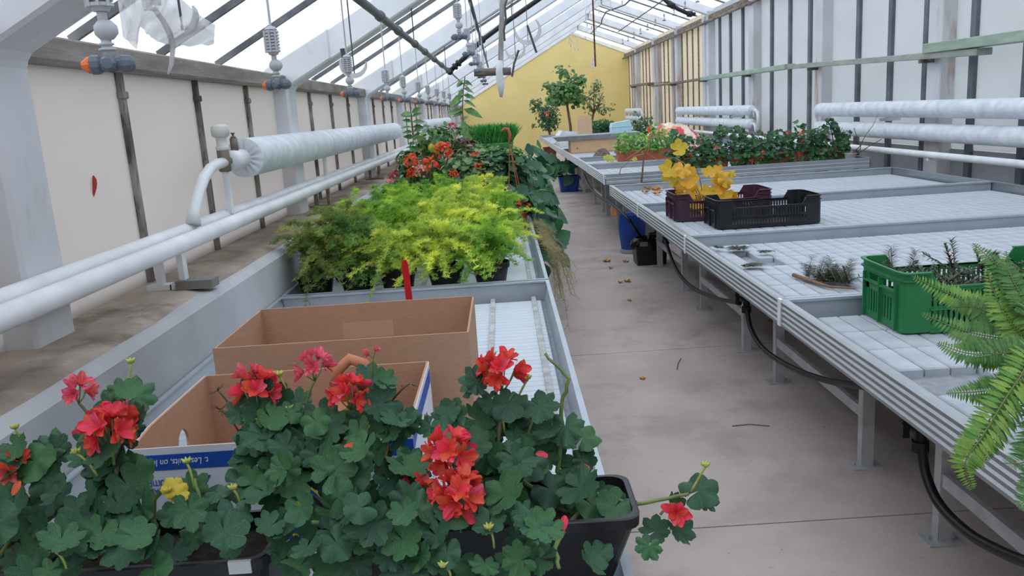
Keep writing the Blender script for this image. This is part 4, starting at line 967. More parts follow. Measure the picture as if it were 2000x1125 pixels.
# ------------------------------------------------------------------ crates
def crate(label,loc,rz,L,W,H,m,cut=.055,group='fruit crates on the right benches'):
    t=thing('plastic_crate',label,'crate',loc,rz,group); x0,x1,y0,y1=-L/2,L/2,-W/2,W/2; th=.006; cr=.10
    q=MB(); q.box(x0+.01,x1-.01,y0+.01,y1-.01,.004,.010)
    for k in range(8): q.box(x0+.03+k*(L-.06)/8,x0+.05+k*(L-.06)/8,y0+.02,y1-.02,0,.004)
    q.build('floor_panel',m,t)
    for sx in (-1,1):
        for sy in (-1,1):
            # rounded corner shell
            q=MB(); n=5; r=.03; pts=[(L/2-.03-.0,W/2),(L/2-r,W/2)]+[(L/2-r+r*math.sin(a*math.pi/2/n),W/2-r+r*math.cos(a*math.pi/2/n)) for a in range(1,n+1)]+[(L/2,W/2-.05)]
            pts[0]=(L/2-cr,W/2)
            def sh(p,d): 
                return p
            top=[H-cut*.05]*len(pts)
            inn=[(max(p[0]-th,L/2-cr) if p[0]>L/2-cr+.001 else p[0],p[1]-th) for p in pts]; inn[-1]=(L/2-th,W/2-.05); 
            k=len(pts); vs=[]
            for z in (0.004,H):
                for p in pts: vs.append((sx*p[0],sy*p[1],z))
                for p in inn: vs.append((sx*p[0],sy*p[1],z))
            fs=[]
            for i in range(k-1):
                fs+=[(i,i+1,2*k+i+1,2*k+i),(k+i,3*k+i,3*k+i+1,k+i+1),(2*k+i,2*k+i+1,3*k+i+1,3*k+i),(i,k+i,k+i+1,i+1)]
            fs+=[(0,2*k,3*k,k),(k-1,2*k-1,4*k-1,3*k-1)]
            q.add(vs,fs); 
            # rim lips
            for zz,wd in ((H-.006,.012),(H-.034,.010)):
                o_=[(p[0]*(1+wd/L*1.2) if p[0]>L/2-.04 else p[0],p[1]+wd) for p in pts]; o_[-1]=(L/2+wd,W/2-.05)
                vv=[]
                for z in (zz,zz+.006):
                    for p in pts: vv.append((sx*p[0],sy*p[1],z))
                    for p in o_: vv.append((sx*p[0],sy*p[1],z))
                ff=[]
                for i in range(k-1): ff+=[(i,i+1,k+i+1,k+i),(2*k+i,3*k+i,3*k+i+1,2*k+i+1),(k+i,k+i+1,3*k+i+1,3*k+i)]
                ff+=[(0,k,3*k,2*k),(k-1,3*k-1,4*k-1,2*k-1)]
                q.add(vv,ff)
            q.build('corner_post',m,t,fix=True)
    for sx in (-1,1):
        xa,xb=(x1-th,x1) if sx>0 else (x0,x0+th); w=W/2-.05
        q=MB(); q.box(xa,xb,-w,w,H-.05,H); q.box(xa,xb,-w,w,.004,.03); q.box(xa,xb,-w,-w+.03,.03,H-.05); q.box(xa,xb,w-.03,w,.03,H-.05)
        q.box(xa,xb,-w,w,H-.115,H-.085); q.box(xa,xb,-.012+.0,.0+.012,.03,H-.115)
        e=.012*sx
        for zz in (H-.006,H-.034,H-.085): q.box(min(xa,xb+e) if sx>0 else xa+e,max(xb,xb+e) if sx>0 else xb,-w,w,zz,zz+.006)
        for k in range(9):
            yy=-w+.04+k*(2*w-.08)/8; q.box(xa+.0015,xb-.0015,yy-.006,yy+.006,.03,H-.115)
        for yy in (-w,0,w): q.box(min(xa,xa+e),max(xb,xb+e),yy-.004,yy+.004,.004,H-.05)
        q.build('end_wall',m,t,fix=True)
    for sy in (-1,1):
        ya,yb=(y1-th,y1) if sy>0 else (y0,y0+th); w=L/2-cr
        q=MB(); ht=H-cut; q.box(-w,w,ya,yb,ht-.02,ht); q.box(-w,w,ya,yb,.004,.03); q.box(-w,w,ya,yb,H*.38,H*.38+.012)
        e=.010*sy
        q.box(-w,w,min(ya,ya+e),max(yb,yb+e),ht-.006,ht); q.box(-w,w,min(ya,ya+e),max(yb,yb+e),H*.38,H*.38+.005); q.box(-w,w,min(ya,ya+e),max(yb,yb+e),.004,.012)
        n=26
        for k in range(n+1):
            xx=-w+k*2*w/n; q.box(xx-.0055,xx+.0055,ya+.001,yb-.001,.03,ht-.02)
        # sloping shoulder up to the tall corner
        for s in (-1,1): q.prism([(s*w,ht),(s*(w-.035),ht),(s*w,H)],'y',ya,yb)
        q.build('long_wall',m,t,fix=True)
    return t
m_gcrate=mat('green_crate_plastic',(34,112,60),.42,scale=9,rgb2=(44,126,72),bump=.05)
m_bcrate=mat('black_crate_plastic',(24,26,30),.42,scale=9,rgb2=(40,43,46))
m_pcrate=mat('purple_crate_plastic',(66,36,54),.45,scale=9,rgb2=(84,50,68))
crate('bright green plastic crate holding dark yew clippings',(1.445+.365,3.124,.741),0,.73,.37,.235,m_gcrate)
crate('black plastic crate standing in front of the purple crate',(1.475+.365,5.915,.741),.0,.73,.40,.205,m_bcrate)
crate('purple plastic crate filled with yellow vine leaves',(1.29+.365,6.42,.741),.0,.73,.40,.21,m_pcrate)

# ------------------------------------------------------------------ yew clippings
m_yew=mat('dark_yew_needle',(50,68,52),.6,scale=20,rgb2=(84,100,80),tint=True)
def sprig(F,a,b,n=26,L=.026,r=R_,flat=.35):
    a=Vector(a); b=Vector(b); d=(b-a).normalized(); s=d.cross(Vector((0,0,1))); 
    if s.length<.1: s=Vector((1,0,0))
    s.normalize(); u=s.cross(d)
    F.tube([a,(a+b)/2+u*.006,b],[.0022,.0018,.001],4,.5,1)
    for k in range(n):
        t=(k+.5)/n; p=a.lerp(b,t)
        for sg in (-1,1):
            nd=(s*sg*r.uniform(.7,1)+d*.6+u*r.uniform(-flat,flat*1.6)).normalized(); q=LV_narrow
            M=Matrix.Translation(p)@nd.to_track_quat('X','Z').to_matrix().to_4x4()@SC(L*r.uniform(.7,1.2),L*.75,L)
            F.put(q,M,r.random())
t=thing('yew_branch','cut yew branch with pale sawn end lying on the tiles by the green crate','branch',(1.42,3.62,.741)); o=Vector((1.42,3.62,.741))
bp=[P(u,v,z=.755)-o for u,v in ((1550,537),(1580,547),(1620,560),(1670,563))]
q=MB(); q.tube([bp[0],bp[1],bp[2],bp[3]],[.011,.009,.006,.004],8); q.tube([bp[1],(bp[1]+bp[2])/2+Vector((.03,.06,.0)),bp[2]+Vector((.05,.10,.0))],[.007,.005,.003],6); q.build('limb',mat('yew_bark',(150,116,90),.85,rgb2=(120,88,66),scale=30),t,smooth=True)
F=Fol(); rr=random.Random(2)
for k in range(40):
    a=bp[1].lerp(bp[3],rr.random())+Vector((0,.05*rr.random(),.01)); e=a+Vector((rr.uniform(-.03,.12),rr.uniform(.0,.16),rr.uniform(.0,.09))); sprig(F,a,e,20,.032,rr)
stuff(F.q.build('needles',[m_yew,m_woody],t))
t=thing('yew_clippings','heap of dark yew clippings inside the green crate','branch',(1.81,3.124,.752)); F=Fol(); rr=random.Random(4)
for k in range(170):
    a=Vector((rr.uniform(-.30,.26),rr.uniform(-.13,.13),rr.uniform(.02,.17))); e=a+Vector((rr.uniform(-.10,.10),rr.uniform(-.04,.04),rr.uniform(.0,.07))); a.x=max(-.30,a.x); a.y=max(-.13,min(.13,a.y)); e.y=max(-.13,min(.13,e.y)); e.x=max(-.31,min(.31,e.x)); sprig(F,a,e,20,.032,rr)
for u,v in ((1740,480),(1790,490),(1845,478),(1858,468),(1735,490),(1905,490)):
    e=P(u,v,y=3.20)-Vector((1.81,3.124,.752)); e.x=max(-.305,e.x); b_=e+Vector((rr.uniform(-.05,.05),-.02,-.13)); b_.x=max(-.30,b_.x); sprig(F,b_,e,24,.034,rr)
stuff(F.q.build('needles',[m_yew,m_woody],t))
for i,(u,v,lab) in enumerate(((1440,490,'small dark yew sprig lying on the tiles behind the sawn branch'),(1405,488,'tiny dark sprig at the bench divider beside the black crate'),(1492,496,'curled dark dry leaf scrap on the tiles'),(1465,522,'dark sprig lying over a missing tile'))):
    b=P(u,v,z=.745); t=thing('yew_sprig',lab,'sprig',tuple(b)); F=Fol()
    for k in range((14,6,4,8)[i]): sprig(F,(R_.uniform(-.05,.05)*(1,.4,.7,1)[i],R_.uniform(-.02,.02),.012),(R_.uniform(-.08,.08)*(.8,.4,.7,1)[i],R_.uniform(-.05,.05),.022),14,.03*(1,.7,.9,1)[i],flat=.12)
    stuff(F.q.build('needles',[m_yew,m_woody],t))

# ------------------------------------------------------------------ yellow vine and bare-stemmed plant
m_vine=mat('yellow_vine_leaf',(214,164,40),.55,scale=9,rgb2=(226,190,70),trans=.3,rnd=.2)
VL=[leaf_round(s,5,30,.30,.3,.09,.4).mesh('leaf',m_vine,True) for s in (31,32,33)]
t=thing('yellow_vine','yellow-leaved vine cuttings heaped in the purple crate','plant',(1.60,6.42,.755)); o=Vector((1.60,6.42,.755))
q=MB(); core=Vector((-.05,0,.04))
for u,v in ((1320,310),(1345,340),(1415,345),(1400,372),(1312,345),(1360,330)):
    q.tube(curve3(core,(core+P(u,v,y=6.5)-o)/2+Vector((.02,0,.05)),P(u,v,y=6.5)-o,7),.003,5)
q.build('stems',m_woody,t,smooth=True)
rr=random.Random(9)
def in_crate(me,ML):
    for v_ in me.vertices:
        w_=ML@v_.co+o
        if w_.z<.754 or (w_.z<.956 and not (1.300<w_.x<2.008 and 6.230<w_.y<6.610)): return False
    return True
spots=[(1325,293,.072),(1310,330,.075),(1335,330,.06),(1345,350,.085),(1312,352,.08),(1370,352,.075),(1340,372,.075),(1385,340,.06),(1405,335,.05),(1418,350,.06),(1325,318,.06),(1368,322,.055),(1355,312,.05),(1400,362,.07),(1420,372,.055),(1365,376,.07),(1310,378,.06),(1385,378,.06),(1430,340,.035),(1350,330,.06),(1330,362,.06),(1395,350,.05)]
for k,(u,v,s) in enumerate([q_ for i_,q_ in enumerate(spots) if i_ not in (5,10,11,12,19,20)]):
    p=P(u,v,y=6.42+rr.uniform(-.12,.14))-o
    if p.z<.0: continue
    sc=s*rr.uniform(1.1,1.35)
    for tr in range(60):
        ML=T(*p)@orient((rr.uniform(-.5,.5),-1,rr.uniform(.1,.9)),rr.uniform(0,6.28))@SC(sc)
        if in_crate(VL[k%3],ML): ob('leaf',VL[k%3],t,ML); break
        if tr>12: p.z+=.002; p.x+=.003 if p.x<.05 else -.001; p.y+=.002 if p.y<0 else -.002
        if tr>30: sc*=.98
for k in range(22):
    for tr in range(60):
        ML=T(rr.uniform(-.22,.28),rr.uniform(-.13,.13),rr.uniform(.02,.14))@orient((rr.uniform(-.6,.6),rr.uniform(-1,.3),rr.uniform(.3,1)),rr.uniform(0,6.28))@SC(rr.uniform(.05,.075))
        if in_crate(VL[k%3],ML): ob('leaf',VL[k%3],t,ML); break
sy_=9.12; sb=P(1253,355,y=sy_)
t=thing('bare_stemmed_plant','leggy plant with bare pale stems and a few lime leaves rising between two benches','potted plant',(sb.x,sy_,0)); o=Vector((sb.x,sy_,0))
q=MB(); q.lathe([(0,0),(.07,0),(.09,.17),(.095,.2),(.088,.2),(.086,.18)],18,T(.165,.06,0)); pt=q.build('pot',m_blackpl,t); sq=MB(); sq.lathe([(.087,.18),(0,.185)],18,T(.165,.06,0)); sq.build('soil',m_soil,pt)
q=MB(); S0=P(1258,300,y=sy_)-o; q.tube([(.165,.06,.17),(0.10,.03,.5),sb-o,S0],[.014,.012,.011,.009],8); q.build('trunk',m_woody,t,smooth=True)
q=MB(); m_pale=mat('pale_dry_stem',(170,150,116),.8,rgb2=(140,118,88),scale=30)
for path in (((1258,300),(1266,280),(1272,262),(1268,250)),((1272,262),(1285,272),(1300,285)),((1258,300),(1240,305),(1225,318),(1212,330),(1210,342)),((1272,262),(1264,300),(1285,312),(1318,308)),((1268,265),(1290,268),(1310,280)),((1262,285),(1240,300),(1222,312)),((1318,308),(1335,318),(1345,330))):
    q.tube([P(u,v,y=sy_-.05)-o for u,v in path],.005,5)
q.build('branches',m_pale,t,smooth=True)
LM=leaf_round(41,5,30,.2,.2,.06,.4).mesh('leaf',mat('lime_leaf',(180,186,76),.55,rgb2=(196,198,104),trans=.3),True)
for u,v,s in ((1192,310,.06),(1184,308,.04),(1240,311,.035),(1268,252,.03)): ob('leaf',LM,t,T(*(P(u,v,y=sy_-.06)-o))@orient((.1,-1,.5),R_.uniform(0,6))@SC(s))
F=Fol(); c=P(1268,252,y=sy_-.06)-o; mound(F,c,(.03,.03,.03),16,LV_petal,.02,.03); F.q.build('red_bloom',[m_redpetal2],t)
# fallen leaves
m_dry=mat('tan_dry_leaf',(196,140,66),.8,scale=20,rgb2=(170,110,50),rnd=.2)
DL=[leaf_round(s,5,24,.3,.5,.18,.5).mesh('dry_leaf',m_dry,True) for s in (51,52,53)]
def fallen(u,v,z,s,lab,g): 
    p=P(u,v,z=z); tag(ob('dry_leaf',DL[R_.randrange(3)],None,T(p.x,p.y,p.z+s*.12)@RZ(R_.uniform(0,6))@RX(R_.uniform(-.2,.2))@SC(s)),lab,'leaf',g)
for u,v,s in ((1202,367,.05),(1208,369,.045),(1267,371,.055),(1280,374,.06),(1288,371,.05),(1262,377,.05),(1283,380,.05)): fallen(u,v,.742,s,'dry tan leaf fallen on the tiled bench beside the purple crate','dry leaves on the bench')
for u,v,s in ((1186,511,.05),(1222,512,.04),(1226,551,.04),(1212,553,.03),(1193,525,.025),(1256,740,.022),(1505,630,.03),(1230,588,.02),(1100,430,.02)): fallen(u,v,.0,s,'dry tan leaf lying on the concrete aisle','dry leaves on the floor')
for (a,b,lab) in (((1430,832),(1503,832),'long thin dry twig lying on the aisle floor'),((1330,700),(1322,722),'short dry twig lying on the aisle floor')):
    p0=P(*a,z=.003); p1=P(*b,z=.003); tag(MB().tube([p0,(p0+p1)/2+Vector((.0,.02,.002)),p1],.0025,5).build('twig',m_woody),lab,'twig')

# ------------------------------------------------------------------ right benches: planters, boxes and pots in the middle distance
ZB5=.815
def long_planter(label,x0,x1,y,w,fm,lm,s0,s1,n,hgt,pm=m_terrapl,droop=0.0,heads=0,seed=1,group=None,cat='planter',name='flower_trough',ph=.16,hm=None):
    t=thing(name,label,cat,((x0+x1)/2,y,ZB5),0,group); W=(x1-x0)/2
    planter_box(t,-W,W,-w/2,w/2,0,ph,pm)
    r=random.Random(seed); F=Fol()
    for k in range(n):
        x=r.uniform(-W,W); yy=r.uniform(-w*.7,w*.7); g=noise.noise((x*5+seed,seed,0))
        z=ph-.02+r.random()**1.7*hgt*(1.25+1.1*g)
        if droop and r.random()<droop: yy=-w/2-.02-r.random()*.08; z=r.uniform(.02,ph)
        ML=T(x,yy,z)@orient((r.uniform(-.5,.5),r.uniform(-1,.1),r.uniform(.2,1)),r.uniform(0,6.28))@SC(r.uniform(s0,s1))
        low=min((ML@Vector(p)).z for p in lm.v)
        if low<.008: ML=T(0,0,.008-low)@ML
        F.put(lm,ML,r.random())
    for k in range(14):
        x=r.uniform(-W*.9,W*.9); F.tube(curve3((x,0,ph-.03),(x+r.uniform(-.05,.05),0,ph+hgt*.5),(x+r.uniform(-.1,.1),r.uniform(-.1,.1),ph+hgt*r.uniform(.7,1.25)),5),.003,4,.5,1)
    stuff(F.q.build('foliage',[fm,m_woody],t))
    for k in range(heads): 
        c=Vector(((x0+x1)/2+r.uniform(-W,W),y-w*.5-r.uniform(0,.08),ZB5+ph+r.uniform(-.12,hgt))); umbel(t,((x0+x1)/2,y,ZB5),c,.035,hm or m_redpetal2,(c.x,y,ZB5+ph),24)
    return t
for i,(a,b) in enumerate(((1.98,2.70),(2.73,3.47),(3.50,4.14))):
    long_planter(['terracotta trough of ivy geraniums at the aisle end of the planter row','terracotta trough of ivy geraniums in the middle of the planter row','terracotta trough of ivy geraniums at the right wall end of the planter row'][i],a,b,9.95,.20,m_gleaf2,LV_ger,.024,.045,420,.22,droop=.2,heads=4,seed=20+i,group='geranium troughs on the raised bench')
ZB5=.8175
long_planter('terracotta trough of feathery green herbs behind the bare-stemmed plant',1.68,2.62,12.35,.24,m_grass2,LV_small,.05,.10,620,.22,seed=31,name='herb_trough')
ZB5=.815
# compost heap tray
c=P(1176,312,z=ZB5); t=thing('compost_tray','shallow black tray of dry dark compost beside the herb trough','tray',(c.x,c.y,ZB5))
q=MB(); loft(q,[rloop(.15,.12,.02,0),rloop(.17,.14,.02,.05),rloop(.16,.13,.02,.05),rloop(.15,.12,.02,.01)],cap0=True,cap1=True); q.build('tray',m_blackpl,t)
q=MB(); n=14
for i in range(n+1):
    for j in range(n+1):
        x=-.145+.29*i/n; y=-.115+.23*j/n; rr=max(0,1-(abs(x)/.15)**2)*max(0,1-(abs(y)/.12)**2); q.v.append((x,y,.02+.15*rr**.7+.035*noise.noise((x*30,y*30,2))*rr**.3))
for i in range(n):
    for j in range(n): a=i*(n+1)+j; q.f.append((a,a+1,a+n+2,a+n+1)); q.m.append(0)
q.build('compost_heap',mat('dry_compost',(84,74,66),.95,scale=40,rgb2=(136,124,112),bump=1,bscale=60),t)
# pale wooden box with grey tray on top
m_ply=mat('pale_plywood',(214,174,132),.7,scale=5,rgb2=(224,188,150),stretch=(1,6,6))
m_gtray=mat('grey_plastic_tray',(150,154,156),.55,rgb2=(164,168,170),scale=8)
wy=15.42; a=P(1115,295,y=wy); b=P(1115,275,y=wy); xr=P(1240,290,y=wy).x; z0=ZB5; z1=max(b.z,1.0)
t=thing('wooden_box','pale wooden box supporting a wide grey seed tray','box',((a.x+xr)/2,wy,z0)); W=(xr-a.x)/2; h=z1-z0
MB().box(-W,W,0,.02,0,h).build('front_board',m_ply,t,bevel=.004); MB().box(-W,W,.52,.54,0,h).build('back_board',m_ply,t,bevel=.004)
for s in (-W,W-.02): MB().box(s,s+.02,.02,.52,0,h).build('side_board',m_ply,t)
MB().box(-W+.02,W-.02,.02,.52,0,.012).build('bottom_board',m_ply,t)
for xx in (-W+.12,): MB().lathe([(0,0),(.014,0),(.012,.002),(0,.003)],10,T(xx,-.001,h*.35)@RX(math.pi/2)).build('knot',m_dead,t)
ta=P(1080,262,y=wy); tb=P(1250,257,y=wy); ty=(ta.z+tb.z)/2
t=thing('seed_tray','wide grey seed tray resting on the pale wooden box','tray',((ta.x+tb.x)/2,wy+.25,z1+.0015)); W=(tb.x-ta.x)/2
q=MB(); loft(q,[rloop(W-.08,.30,.05,0),rloop(W-.01,.37,.06,.075),rloop(W,.38,.06,.08),rloop(W,.38,.06,.086),rloop(W-.02,.36,.05,.084),rloop(W-.09,.29,.04,.02)],cap0=True,cap1=True); q.build('tray',m_gtray,t)
for k in range(6):
    xx=-W+.25+k*.2; 
    if xx+.18<W-.1: MB().box(xx,xx+.185,-.24,.24,.0205,.055).build('foam_tile',m_tile,t,bevel=.005)
# standing carton, white box, blue box
m_kraft=mat('kraft_carton',(206,172,138),.8,rgb2=(216,184,152),scale=12)
cy=16.9; a=P(1128,240,y=cy); b=P(1156,240,y=cy); zt=P(1128,232,y=cy).z
t=thing('tall_carton','tall upright kraft carton standing behind the seed tray','box',((a.x+b.x)/2,cy,ZB5)); W=(b.x-a.x)/2; h=zt-ZB5
MB().box(-W,W,0,.2,0,h).build('body',m_kraft,t,bevel=.004)
MB().prism([(-W*.9,h),(W*.95,h),(W*.9,h+.06),(-W*.8,h+.055)],'y',.17,.175).build('flap',m_kraft,t,fix=True); MB().prism([(-W*.95,h),(W*.95,h),(W*.8,h+.035),(-W*.85,h+.03)],'y',.015,.02).build('flap',m_kraft,t,fix=True)
m_wbox=mat('white_foam_box',(214,216,218),.6); m_lblue=mat('pale_blue_box',(168,208,218),.6,rgb2=(180,216,226))
wb_=P(1098,262,y=18.6); t=thing('white_box','low white box lying beyond the seed tray','box',(max(wb_.x,1.475),18.6,.8025),.15)
MB().box(-.25,.27,-.2,.2,0,.25).build('body',m_wbox,t,bevel=.006); MB().prism([(-.26,.25),(.28,.25),(.26,.30),(-.17,.36)],'y',-.21,.21).build('lid',m_wbox,t,fix=True)
by_=18.4; a=P(1195,255,y=by_); b=P(1234,255,y=by_); zt=P(1215,240,y=by_).z
t=thing('blue_box','pale blue foam box with a slanting lid behind the seed tray','box',((a.x+b.x)/2,by_,ZB5)); W=(b.x-a.x)/2; h=zt-ZB5
MB().box(-W,W,0,.4,0,h-.09).build('body',m_lblue,t,bevel=.006); MB().prism([(-W*1.02,h-.09),(W*1.02,h-.09),(W*.88,h+.05),(-W*.9,h-.0)],'y',-.01,.41).build('lid',m_lblue,t,fix=True)
# dark trough and low greens beyond
a=P(1238,250,y=19.5); b=P(1268,250,y=19.5)
ZB5=.8025
long_planter('dark brown trough of low greens beside the blue box',a.x,b.x+.1,19.6,.25,m_darkleaf2,LV_small,.08,.14,160,.25,pm=mat('dark_brown_plastic',(48,40,40),.6),seed=41,name='greens_trough',ph=.22)
a=P(1160,250,y=21); b=P(1195,250,y=21)
long_planter('low trough of bluish green leaves behind the tall carton',a.x,b.x,21,.3,m_gleaf2,LV_ger,.05,.09,260,.22,pm=m_blackpl,seed=42,name='greens_trough',ph=.14)
ZB5=.815
# patchwork sheet draped over plants
def patch_mat():
    m=bpy.data.materials.new('patchwork_print'); m.use_nodes=True; nt=m.node_tree; N=nt.nodes; L=nt.links
    tc=N.new('ShaderNodeTexCoord'); vo=N.new('ShaderNodeTexVoronoi'); vo.distance='CHEBYCHEV'; vo.inputs['Scale'].default_value=7; vo.inputs['Randomness'].default_value=.75
    L.new(tc.outputs['Object'],vo.inputs['Vector']); sx=N.new('ShaderNodeSeparateColor'); L.new(vo.outputs['Color'],sx.inputs[0])
    rp=N.new('ShaderNodeValToRGB'); rp.color_ramp.interpolation='CONSTANT'; e=rp.color_ramp.elements
    cols=[(206,70,72),(232,190,160),(226,216,140),(130,190,150),(224,140,120),(236,214,196),(150,196,160)]
    e[0].position=0; e[0].color=(*srgb(cols[0]),1); e[1].position=1/7; e[1].color=(*srgb(cols[1]),1)
    for i in range(2,7):
        k=e.new(i/7); k.color=(*srgb(cols[i]),1)
    L.new(sx.outputs[0],rp.inputs[0]); L.new(rp.outputs[0],N['Principled BSDF'].inputs['Base Color']); N['Principled BSDF'].inputs['Roughness'].default_value=.5
    return m
uy=13.47; ul=P(1247,280,y=uy); ur=P(1380,296,y=uy); ut=P(1310,241,y=uy)
t=thing('patchwork_sheet','crumpled red, green and cream patchwork sheet draped over a mound of plants','sheet',((ul.x+ur.x)/2,uy,ZB5)); W=(ur.x-ul.x)/2; H_=ut.z-ZB5
q=MB(); n=26
for i in range(n+1):
    for j in range(n+1):
        x=-1+2*i/n; y=-1+2*j/n; d=max(abs(x),abs(y)); e=math.hypot(x,y)
        z=H_*max(0,1-.85*min(1.05,e)**2.6); 
        if x<0: z*=1-.12*x*x
        cr=.06*noise.noise((x*3,y*3,1))+.03*noise.noise((x*8,y*8,4)); z=max(.012,z+cr*(1 if z>.05 else .3)); q.v.append((x*W*(1+.03*math.sin(9*y)),y*.55,z))
for i in range(n):
    for j in range(n): a=i*(n+1)+j; q.f.append((a,a+n+1,a+n+2,a+1)); q.m.append(0)
so_=q.build('cloth',patch_mat(),t); md=so_.modifiers.new('thickness','SOLIDIFY'); md.thickness=.003
# bare twiggy shrub by the right wall
tb=P(1680,314,z=.80); t=thing('twiggy_shrub','bare twiggy shrub in a small grey pot by the right wall','potted plant',(4.06,9.95,.815)); o=Vector((4.06,9.95,.815))
m_gpot=mat('grey_pot',(150,146,142),.7)
q=MB(); q.lathe([(0,0),(.05,0),(.065,.1),(.07,.1),(.065,.108),(.06,.09),(0,.085)],16,T(-.005,-.30,0)); q.build('pot',m_gpot,t)
q=MB()
for path in (((1678,300),(1682,280),(1692,262),(1705,245),(1715,222)),((1682,296),(1700,284),(1722,272)),((1680,285),(1672,262),(1668,250))): q.tube([(-.005,-.30,.08)]+[P(u,v,y=9.65)-o for u,v in path],[.008,.006,.005,.004,.003,.002][:len(path)+1],5)
q.build('twigs',m_woody,t,smooth=True)
# ------------------------------------------------------------------ trees by the yellow wall
def tree(label,x,y,ztop,crown_c,crown_r,n,lm,s0,s1,fm,z0=0,trunk_r=.03,potm=None,pr=.25,ph=.4,seed=1,blobs=(),head=None,name='potted_tree'):
    t=thing(name,label,'tree',(x,y,z0)); r=random.Random(seed); o=Vector((x,y,z0))
    pot(t,pr,ph,potm or m_blackpl,n=18); F=Fol(); cc=Vector(crown_c)-o
    q=MB(); q.tube([(0,0,ph-.05),(.02,0,(ph+cc.z)*.4),(cc.x*.8,0,cc.z-crown_r[2]*.7)],[trunk_r,trunk_r*.85,trunk_r*.7],8); 
    for k in range(12):
        e=cc+Vector((r.uniform(-.8,.8)*crown_r[0],r.uniform(-.8,.8)*crown_r[1],r.uniform(-.5,.9)*crown_r[2])); q.tube(curve3((cc.x*.8,0,cc.z-crown_r[2]*.75),(cc.x+(e.x-cc.x)*.3,e.y*.3,cc.z-crown_r[2]*.3),e,5),[trunk_r*.45,trunk_r*.4,trunk_r*.35,trunk_r*.3,trunk_r*.25,trunk_r*.2],5)
    q.build('trunk',m_woody,t,smooth=True)
    mound(F,cc,crown_r,n,lm,s0,s1,.5,.35,r=r,face=(0,-.5,0))
    for (c,rad,k) in blobs: mound(F,Vector(c)-o,rad,k,lm,s0,s1,.5,.3,r=r,face=(0,-.5,0))
    stuff(F.q.build('foliage',[fm,m_woody],t))
    if head: umbel(t,o,head,.11,m_redpetal2,(head[0],head[1]+.1,head[2]-.3),30)
    return t
ty=28.6
p=lambda u,v,y=ty: tuple(P(u,v,y=y))
tree('tallest potted tree with dense round crown before the yellow wall',2.34,ty,0,p(1105,182),(.60,.5,.46),620,LV_wide,.09,.19,m_lemonleaf,potm=m_terrapl,seed=3,blobs=((p(1100,142),(.32,.3,.28),60),(p(1132,158),(.3,.3,.25),60),(p(1072,172),(.28,.3,.2),40),(p(1085,195),(.4,.3,.2),110),(p(1130,195),(.3,.3,.22),80)),trunk_r=.055)
tree('sparse leggy tree with thin foliage beside the round tree',3.05,ty+.3,0,p(1160,200,ty+.3),(.52,.4,.55),190,LV_small,.08,.15,m_greyleaf,potm=m_blackpl,seed=4,blobs=((p(1165,170,ty+.3),(.25,.2,.28),60),(p(1188,215,ty+.3),(.35,.2,.2),36),(p(1178,238,ty+.3),(.2,.2,.14),36)),trunk_r=.05)
tree('dense dark shrub with a single red bloom left of the round tree',1.55,27.4,0,p(1070,225,27.4),(.44,.4,.44),560,LV_small,.07,.13,m_darkleaf2,potm=mat('dark_red_pot',(96,48,44),.7),pr=.24,ph=.42,seed=5,blobs=((p(1047,205,27.4),(.25,.3,.28),140),(p(1072,248,27.4),(.4,.3,.2),120),(p(1043,245,27.4),(.1,.1,.08),14)),head=p(1067,225,27.0),trunk_r=.05)
# ------------------------------------------------------------------ under the right benches
m_bluepl=mat('blue_plastic',(30,62,140),.45,rgb2=(40,76,158),scale=6)
p0=P(1115,370,z=0)
t=thing('blue_pot','square blue pot of large dark leaves under the bench edge','potted plant',(1.28,16.6,0)); q=MB(); loft(q,[rloop(.17,.17,.03,0),rloop(.205,.205,.03,.29),rloop(.215,.215,.03,.29),rloop(.215,.215,.03,.31),rloop(.2,.2,.03,.31),rloop(.19,.19,.03,.25)],cap0=True,cap1=True); q.build('pot',m_bluepl,t)
BL2=LV_wide.mesh('leaf',m_darkleaf,True); rr=random.Random(8)
for k in range(46):
    for tr in range(60):
        ML=T(rr.uniform(-.30,.12),rr.uniform(-.3,.2),rr.uniform(.30,.66))@orient((rr.uniform(-1,.2),-1,rr.uniform(.1,.8)),rr.uniform(0,6))@SC(rr.uniform(.16,.28))
        ws=[ML@Vector(p_) for p_ in LV_wide.v]
        if all(p_.x<.20 and (p_.z<.64 or p_.x<-.18) and (p_.z>.315 or max(abs(p_.x),abs(p_.y))>.225) for p_ in ws): ob('leaf',BL2,t,ML); break
MB().tube([(0,0,.26),(-.08,-.05,.45),(-.2,-.08,.66)],.012,6).build('stem',m_stem,t)
t=thing('plastic_barrel','blue plastic barrel with grey base ring under the bench','barrel',(1.40,9.19,0))
q=MB(); q.lathe([(0,.015),(.125,.015),(.13,.05),(.135,.10),(.148,.2),(.152,.28),(.148,.36),(.138,.43),(.138,.445),(.128,.445),(.126,.42),(.12,.06),(0,.06)],28); q.build('body',m_bluepl,t,smooth=True)
q=MB(); q.lathe([(.0,0),(.135,0),(.14,.012),(.138,.04),(.128,.045)],28); q.build('base_ring',m_gtray,t)
a=P(1242,520,z=0); b=P(1290,515,z=0)
t=thing('black_bin','square black bin lined with a crumpled black bag under the bench','bin',(a.x+.17,a.y+.15,0))
q=MB(); loft(q,[rloop(.15,.14,.015,0),rloop(.165,.155,.015,.2),rloop(.158,.148,.015,.2),rloop(.145,.135,.015,.01)],cap0=True,cap1=True); q.build('box',m_blackpl,t)
q=MB(); n=28
loops=[]
